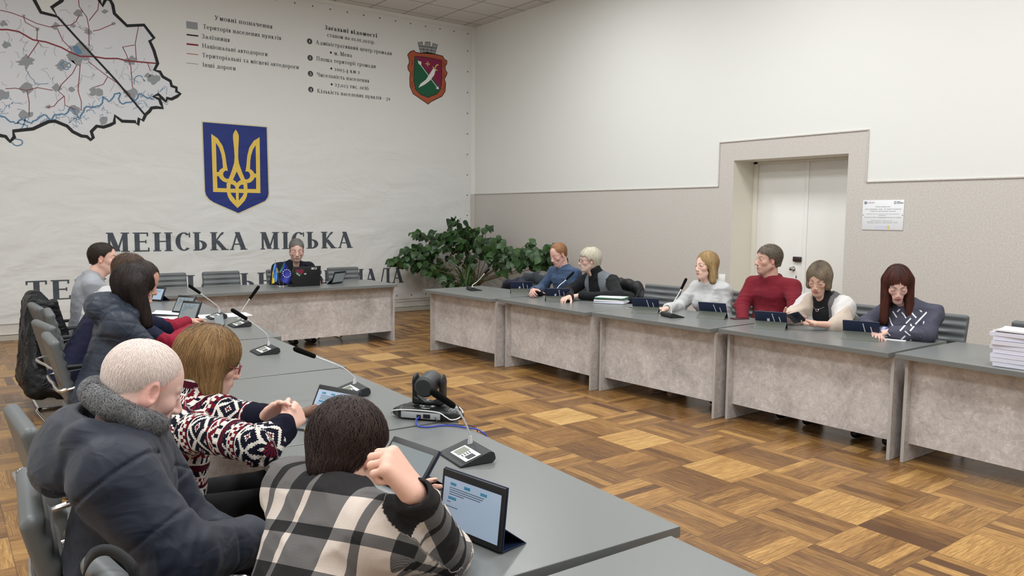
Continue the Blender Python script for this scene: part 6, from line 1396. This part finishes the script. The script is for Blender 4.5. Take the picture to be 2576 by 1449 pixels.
B = d6b; N6 = B['N']; fw = np.cross(B['ax'], A(0, 0, 1)); o = []
Nc = N6*.62+B['nb']*.38
pts = [Nc+B['up']*(.048-.050*math.cos(a)-.0)+fw*(.084*math.cos(a)+.012)+B['ax']*.084*math.sin(a) for a in np.linspace(.45, 2*pi-.45, 16)]
for k in range(15): o.append((cone(pts[k], pts[k+1], .022, .022), '+', .02))
o.append(((lambda P: vnoise(P, 90, 4)*.010), N6, 9.)); o[-1] = (o[-1], '~', 0)
V, Fq = sdf_mesh(o, .005, N6-A(.22, .22, .2), N6+A(.22, .22, .26)); fc = lambda P, u: A(*srgb(128, 128, 130))*(.45+1.0*(vnoise(P, 26, 8)+.5)[:, None]**1.2)*(.8+.4*u[:, None])
SV, SF, SC = strands(o[:-1], V, 9000, .022, lambda P: (P-N6)*3+A(0, 0, .4), fc, .0007, 5, 3, (.003, .009), .5)
npmesh('fur_collar', np.concatenate([V, SV]), np.concatenate([Fq, SF+len(V)]), m_hair, r6b, np.concatenate([fc(V, np.full(len(V), .4)), SC]))
# woman in plaid
def f_plaid(t):
    u, v, w_ = t.xyz(t.attr('puv')); n = t.noise(t.obj(), 900, 2); tw = ((u+v)*260.).fr()
    def stripes(c, off):
        k = ((c/.27)+off).fr(); return ((k < .43)*1.).mx((k > .66)*(k < .75)*1.), k
    a, ka = stripes(u, .33); b, kb = stripes(v, .12); s = a+b
    crm, gry, blk = srgb(212, 198, 188), srgb(84, 82, 83), srgb(18, 18, 21)
    c = t.mix((s > .5)*1., crm, t.mix((tw > .5)*.45, gry, srgb(140, 136, 134))); c = t.mix((s > 1.5)*1., c, blk); c = t.mix((w_ > .5)*1., c, blk)
    rib = ((u*150).fr()-.5).ab()*(w_ > .5)
    return {'Base Color': t.mix(n*.14, c, srgb(150, 146, 144)), 'Normal': t.bump(n*.6+t.voro(t.obj(), 420)*.4+rib*2, .35, .003)}
m_plaid = mat('knit_plaid', rough=.95, fn=f_plaid, spec=.1)
def uv_plaid(V, d):
    u = (V-d['S'])@d['ax']; v = (V-d['H'])@d['up']; w_ = np.zeros(len(V)); best = np.full(len(V), .105)
    u = u+np.clip((V-d['S'])@d['ba'], -.3, .3)*.5*np.sign(u)
    for sgn, Sh, E, Wr in d['arms']:
        L1 = np.linalg.norm(E-Sh)
        for a, b, off in ((Sh, E, 0.), (E, Wr, L1)):
            ab = b-a; L = np.linalg.norm(ab); e = ab/L; h = ((V-a)@e); m = (h > (.05 if off == 0 else -.02)); dd = np.linalg.norm(V-a-np.clip(h, 0, L)[:, None]*e, axis=1)
            e1 = np.cross(e, A(0, 0, 1)); e1 /= np.linalg.norm(e1); e2 = np.cross(e, e1); an = np.arctan2((V-a)@e1, (V-a)@e2); k = m & (dd < np.where(off > 0, np.minimum(best, .068), best)); best = np.where(k, dd, best)
            u = np.where(k, an*.07+.05, u); v = np.where(k, .36-(h+off), v); w_ = np.where(k & (off > 0) & (h > L-.06), 1., np.where(k, 0, w_))
    return np.stack([u, v, w_], -1)
C = pd(877, 1142, 1.78)
SLw, SRw = pd(738, 1264, 1.86), pd(974, 1334, 1.57); S7 = (SLw+SRw)/2; ax7 = (SLw-SRw); sho7 = math.atan2(ax7[1], ax7[0])-pi/2
Er, Wr_ = pz(1122, 1392, .79), pd(1045, 1246, 1.53)
el = pd(1000, 1300, 1.84)
r7, M7, d7 = person('woman with short brown hair in a black grey and cream plaid sweater', (-7.40, -10.20), .12, C, (.40, .50, -.12), (S7[0], S7[1], S7[2]+.015), sh=.175, sho=sho7, female=1, bulk=1.04, skin=(216, 164, 142), hs=.88, res=.003, cres=.005, clothmat=m_plaid, uvfn=uv_plaid, folds=.009, seed=29, collar='crew', ears=1.1, neckr=.052,
       armR=dict(E=Er, W=Wr_, F=(-.45, .30, .75), N=(-.45, .55, -.35), T=(.2, .8, .1), curl=(1.15, 1.2, 1.25, 1.3), thumb=(.7, .7, .5), size=1.06), armL=dict(E=pd(985, 1345, 1.75), W=A(-6.90, -9.80, .825), F=(.9, .12, .25), N=(.1, -1, .0), T=(.2, .0, .9), curl=(.3, .35, .4, .5), thumb=(.7, .5, .5)), sleeve=(.072, .058, .037), cuff=.0,
       hair=lambda r, M: hair_part('hair', r, M, short_hair(.012, (.138, 0, -.005), (.085, .080, .09), nape=-.095), LO, HI, .0045, haircol((60, 43, 38), .5, (38, 27, 25)), 14000, .055, crown_comb((-.045, .01, .13), .35), .0010, 14, (.0, .009), segs=6, jit=.42))
specs(r7, M7, (36, 34, 38))
# ------------------------------------------------------------------ corner plant, long-leaved plant, hanging coats
rnd = random.Random(11)
m_leaf = mat('leaf_green', rough=.42, spec=.4, fn=lambda t: {'Base Color': t.mix(t.attr('col', 'Color'), t.mix(t.attr('col', 'Color'), srgb(30, 52, 26), srgb(44, 74, 36)), srgb(74, 108, 58)), 'Normal': t.bump(t.noise(t.obj(), 60, 2), .3, .004)})
m_stem = mat('stem_brown', srgb(112, 88, 58), .7); m_pot = mat('pot_terracotta', srgb(128, 84, 62), .6); m_soil = mat('soil', srgb(40, 32, 26), .95)
pr_ = empty('potted_shrub', (-.62, -.95, 0), 0, 'large spreading leafy green plant in the corner beside the banner', 'plant')
bl = [(1147, 556, 18, 12, 11), (1165, 592, 45, 26, 52), (1110, 606, 38, 28, 42), (1062, 632, 46, 20, 44), (1008, 655, 24, 10, 16), (1048, 655, 38, 18, 38), (1095, 668, 28, 24, 26), (1160, 640, 35, 28, 26), (1125, 695, 20, 22, 12), (1142, 716, 12, 8, 6), (1215, 622, 36, 30, 38), (1262, 642, 40, 28, 42), (1306, 648, 36, 22, 30), (1348, 652, 34, 20, 36), (1388, 628, 26, 16, 30), (1400, 645, 18, 14, 14), (1330, 635, 30, 14, 20), (1337, 606, 12, 8, 5), (1256, 598, 8, 7, 3), (1226, 572, 12, 8, 6), (1052, 584, 16, 10, 8), (1262, 680, 14, 10, 7), (1140, 728, 22, 5, 6), (1182, 662, 18, 22, 12), (994, 652, 10, 6, 5), (1360, 672, 14, 6, 4)]
def corner(px, py, j):
    return pY(px, py, -.62+j) if px < 1190 else pX(px, py, -.62+j)
V = []; F = []; Cc = []
def leaf(p, d, n, s, c):
    d = d/np.linalg.norm(d); n = n-d*(n@d); n = n/np.linalg.norm(n); x = np.cross(d, n); b = len(V)
    for t_, w_ in ((0, .0), (.12, .30), (.35, .44), (.62, .34), (.85, .14), (1.0, .0)):
        for sx in (-1, 0, 1): V.append(p+d*s*t_+x*sx*w_*s+n*s*(.10*abs(sx)*w_*2-.25*t_*t_)); Cc.append([c]*3)
    for i in range(5):
        for k in range(2): F.append((b+i*3+k, b+i*3+k+1, b+i*3+k+4, b+i*3+k+3))
cl = []
for bx_, by_, rx_, ry_, n_ in bl:
    cen = corner(bx_, by_, 0); cl.append((cen, n_))
    for _ in range(int(n_*1.8)):
        a = rnd.uniform(0, 2*pi); q = math.sqrt(rnd.random()); p = corner(bx_+rx_*q*math.cos(a), by_+ry_*q*math.sin(a), rnd.uniform(-.22, .22))
        if min(-p[0], -p[1]) < .06: continue
        out = p-A(-.65, -.95, p[2]); out = out/(np.linalg.norm(out)+.1); d = out*.5+A(rnd.uniform(-.7, .7), rnd.uniform(-.7, .7), rnd.uniform(-1.0, -.1)); n = A(rnd.uniform(-.9, .2), rnd.uniform(-1.2, 0), rnd.uniform(.3, 1.1))
        leaf(p, d, n, rnd.uniform(.095, .15), rnd.uniform(.0, .55))
o = npmesh('foliage', np.array(V)-A(-.62, -.95, 0), np.array(F), m_leaf, pr_, col=np.array(Cc))
mb = MB(); mb.lathe([(.15, 0), (.17, .02), (.21, .36), (.225, .40), (.20, .40), (.19, .36), (.001, .355)], 36); mb.build('pot', m_pot, pr_); mb = MB(); mb.lathe([(.188, .352), (.001, .362)], 24); mb.build('soil', m_soil, pr_)
mb = MB()
for i, (c, n_) in enumerate(cl):
    c = c-A(-.62, -.95, 0); b0 = A(.05*math.cos(i), .05*math.sin(i*2.1), .34); m1 = b0*.6+c*.4+A(0, 0, .22*(1-np.linalg.norm(c[:2])*.3)); P = spline([b0, b0*.85+m1*.15+A(0, 0, .12), m1, c], 6); mb.tube(P, [.007*(1-k/len(P))+.0025 for k in range(len(P))], 7)
mb.build('stems', m_stem, pr_)
sp = empty('spider_plant', (-.98, -1.22, 0), 0, 'small plant with long arching narrow leaves below the leafy shrub', 'plant')
mb = MB(); mb.lathe([(.09, 0), (.10, .02), (.13, .40), (.14, .43), (.12, .43), (.001, .40)], 28); mb.build('pot', mat('pot_white', srgb(196, 192, 184), .5), sp)
V = []; F = []; Cc = []
for k in range(46):
    a = rnd.uniform(0, 2*pi); L = rnd.uniform(.5, .85); el_ = rnd.uniform(.75, 1.4); p = A(.03*math.cos(a), .03*math.sin(a), .41); d = A(math.cos(a)*math.cos(el_), math.sin(a)*math.cos(el_), math.sin(el_)); b = len(V); c = rnd.uniform(.1, .9)
    for i in range(11):
        t_ = i/10; sd = A(-math.sin(a), math.cos(a), 0); w_ = .014*(1-t_)**.6+.0006
        for s_ in (-1, 0, 1): V.append(p+sd*s_*w_+A(0, 0, abs(s_)*.003)); Cc.append([c]*3)
        p = p+d*L/10; d = d+A(0, 0, -.17-.1*t_); d /= np.linalg.norm(d)
        p[2] = max(p[2], .02)
    for i in range(10):
        for j in range(2): F.append((b+i*3+j, b+i*3+j+1, b+i*3+j+4, b+i*3+j+3))
npmesh('leaves', np.array(V), np.array(F), m_leaf, sp, col=np.array(Cc))
# black padded coat over a chair back
m_ctblk = fabric('coat_black_nylon', srgb(20, 21, 24), rough=.4, sc=70, amt=.1, bump=.35, fold=.9, sheen=0)
o = [(cone((-7.31, -4.28, .91), (-7.30, -3.80, .91), .045, .045), '+', 0)]
for k in range(9):
    u = k/8; z = .88-.66*u; o.append((cone((-7.34-.05*u, -4.30-.26*u, z), (-7.34-.06*u, -3.82+.0*u, z), .05+.01*u, .05+.01*u), '+', .08))
o += [(cone((-7.36, -4.5, .35), (-7.22, -4.62, .22), .07, .06), '+', .1), (cone((-7.30, -4.3, .8), (-7.22, -4.5, .3), .07, .08), '+', .08), (cone((-7.22, -4.32, .90), (-7.16, -4.34, .62), .035, .04), '+', .04), (cone((-7.20, -4.3, .62), (-7.18, -4.36, .45), .04, .03), '+', .04)]
o.append(((lambda P: -ridged(P, 9, 41, (1, 1.8, .35))*.018-ridged(P, 26, 42)*.006, A(-7.3, -4.1, .6), 9.), '~', 0))
co_ = sdf_obj('hanging_coat', o, .010, (-7.6, -4.85, .05), (-7.0, -3.6, 1.1), m_ctblk); co_.location = (.12, 0, -.01)
tag(co_, 'black padded coat draped over the farthest chair of the left row', 'coat')
# dark jacket and bag on the chairs beyond the right row
m_jk = fabric('jacket_charcoal', srgb(44, 50, 56), rough=.8, fold=.8)
def drape(name, pts, r, m, label, cat, sd, amp=.012, res=.009):
    o = [(cone(A(*a), A(*b), r, r*.9), '+', .05) for a, b in zip(pts[:-1], pts[1:])]
    o.append(((lambda P: -ridged(P, 11, sd)*amp, A(*pts[0]), 9.), '~', 0)); P = np.array([A(*p) for p in pts]); return tag(sdf_obj(name, o, res, P.min(0)-.16, P.max(0)+.16, m), label, cat)
drape('draped_jacket', [(-1.62, -4.02, .60), (-1.64, -4.00, .80), (-1.63, -3.85, .84), (-1.62, -3.64, .80), (-1.64, -3.50, .66), (-1.63, -3.72, .62), (-1.62, -3.98, .62)], .07, m_jk, 'charcoal jacket heaped over the chair left of the man in slate blue', 'jacket', 51)
drape('shoulder_bag', [(-1.98, -3.52, .60), (-1.96, -3.66, .76), (-1.95, -3.90, .80), (-1.96, -4.10, .72), (-1.98, -3.85, .64)], .055, fabric('bag_navy', srgb(26, 32, 46), rough=.5, fold=.3), 'dark navy bag behind the first tablet at the plant end of the right row', 'bag', 52)
drape('draped_jacket', [(-1.54, -5.62, .50), (-1.54, -5.62, .74), (-1.54, -5.54, .85), (-1.53, -5.40, .868), (-1.53, -5.26, .868), (-1.54, -5.12, .84), (-1.54, -5.15, .66), (-1.54, -5.30, .70), (-1.54, -5.50, .68), (-1.54, -5.40, .58)], .060, mat('jacket_black', srgb(18, 18, 20), .6), 'black jacket hung over the chair behind the white haired man', 'jacket', 53, .008)
# strap across chairs
def strap(P, w_, label, m, name='bag_strap'):
    P = spline(P, 8); V = []
    for i, p in enumerate(P):
        t = P[min(i+1, len(P)-1)]-P[max(i-1, 0)]; t /= np.linalg.norm(t); s_ = np.cross(t, A(0.2, .1, 1)); s_ = np.cross(t, s_); s_ /= np.linalg.norm(s_); V += [p+s_*w_/2, p-s_*w_/2]
    mb = MB(); mb.pf(V, [(2*i, 2*i+1, 2*i+3, 2*i+2) for i in range(len(P)-1)]); o = mb.build(name, m); sm = o.modifiers.new('thickness', 'SOLIDIFY'); sm.thickness = .003; tag(o, label, 'strap'); return o
m_strap = mat('strap_black', srgb(30, 30, 33), .7)

bz_ = float((pz(262, 1390, .94)-CO)@CR[2])
strap([pd(205, 1470, bz_), pd(214, 1420, bz_-.01), pd(235, 1392, bz_-.02), pd(270, 1384, bz_-.02), pd(305, 1400, bz_-.02), pd(335, 1432, bz_-.02), pd(350, 1475, bz_)], .022, 'black bag strap looped over the nearest grey chair back', m_strap)
strap([(-1.53, -5.62, .86), (-1.60, -5.66, .84), (-1.66, -5.62, .72), (-1.70, -5.58, .60)], .022, 'dark strap crossing the empty chair by the folder pile', m_strap)
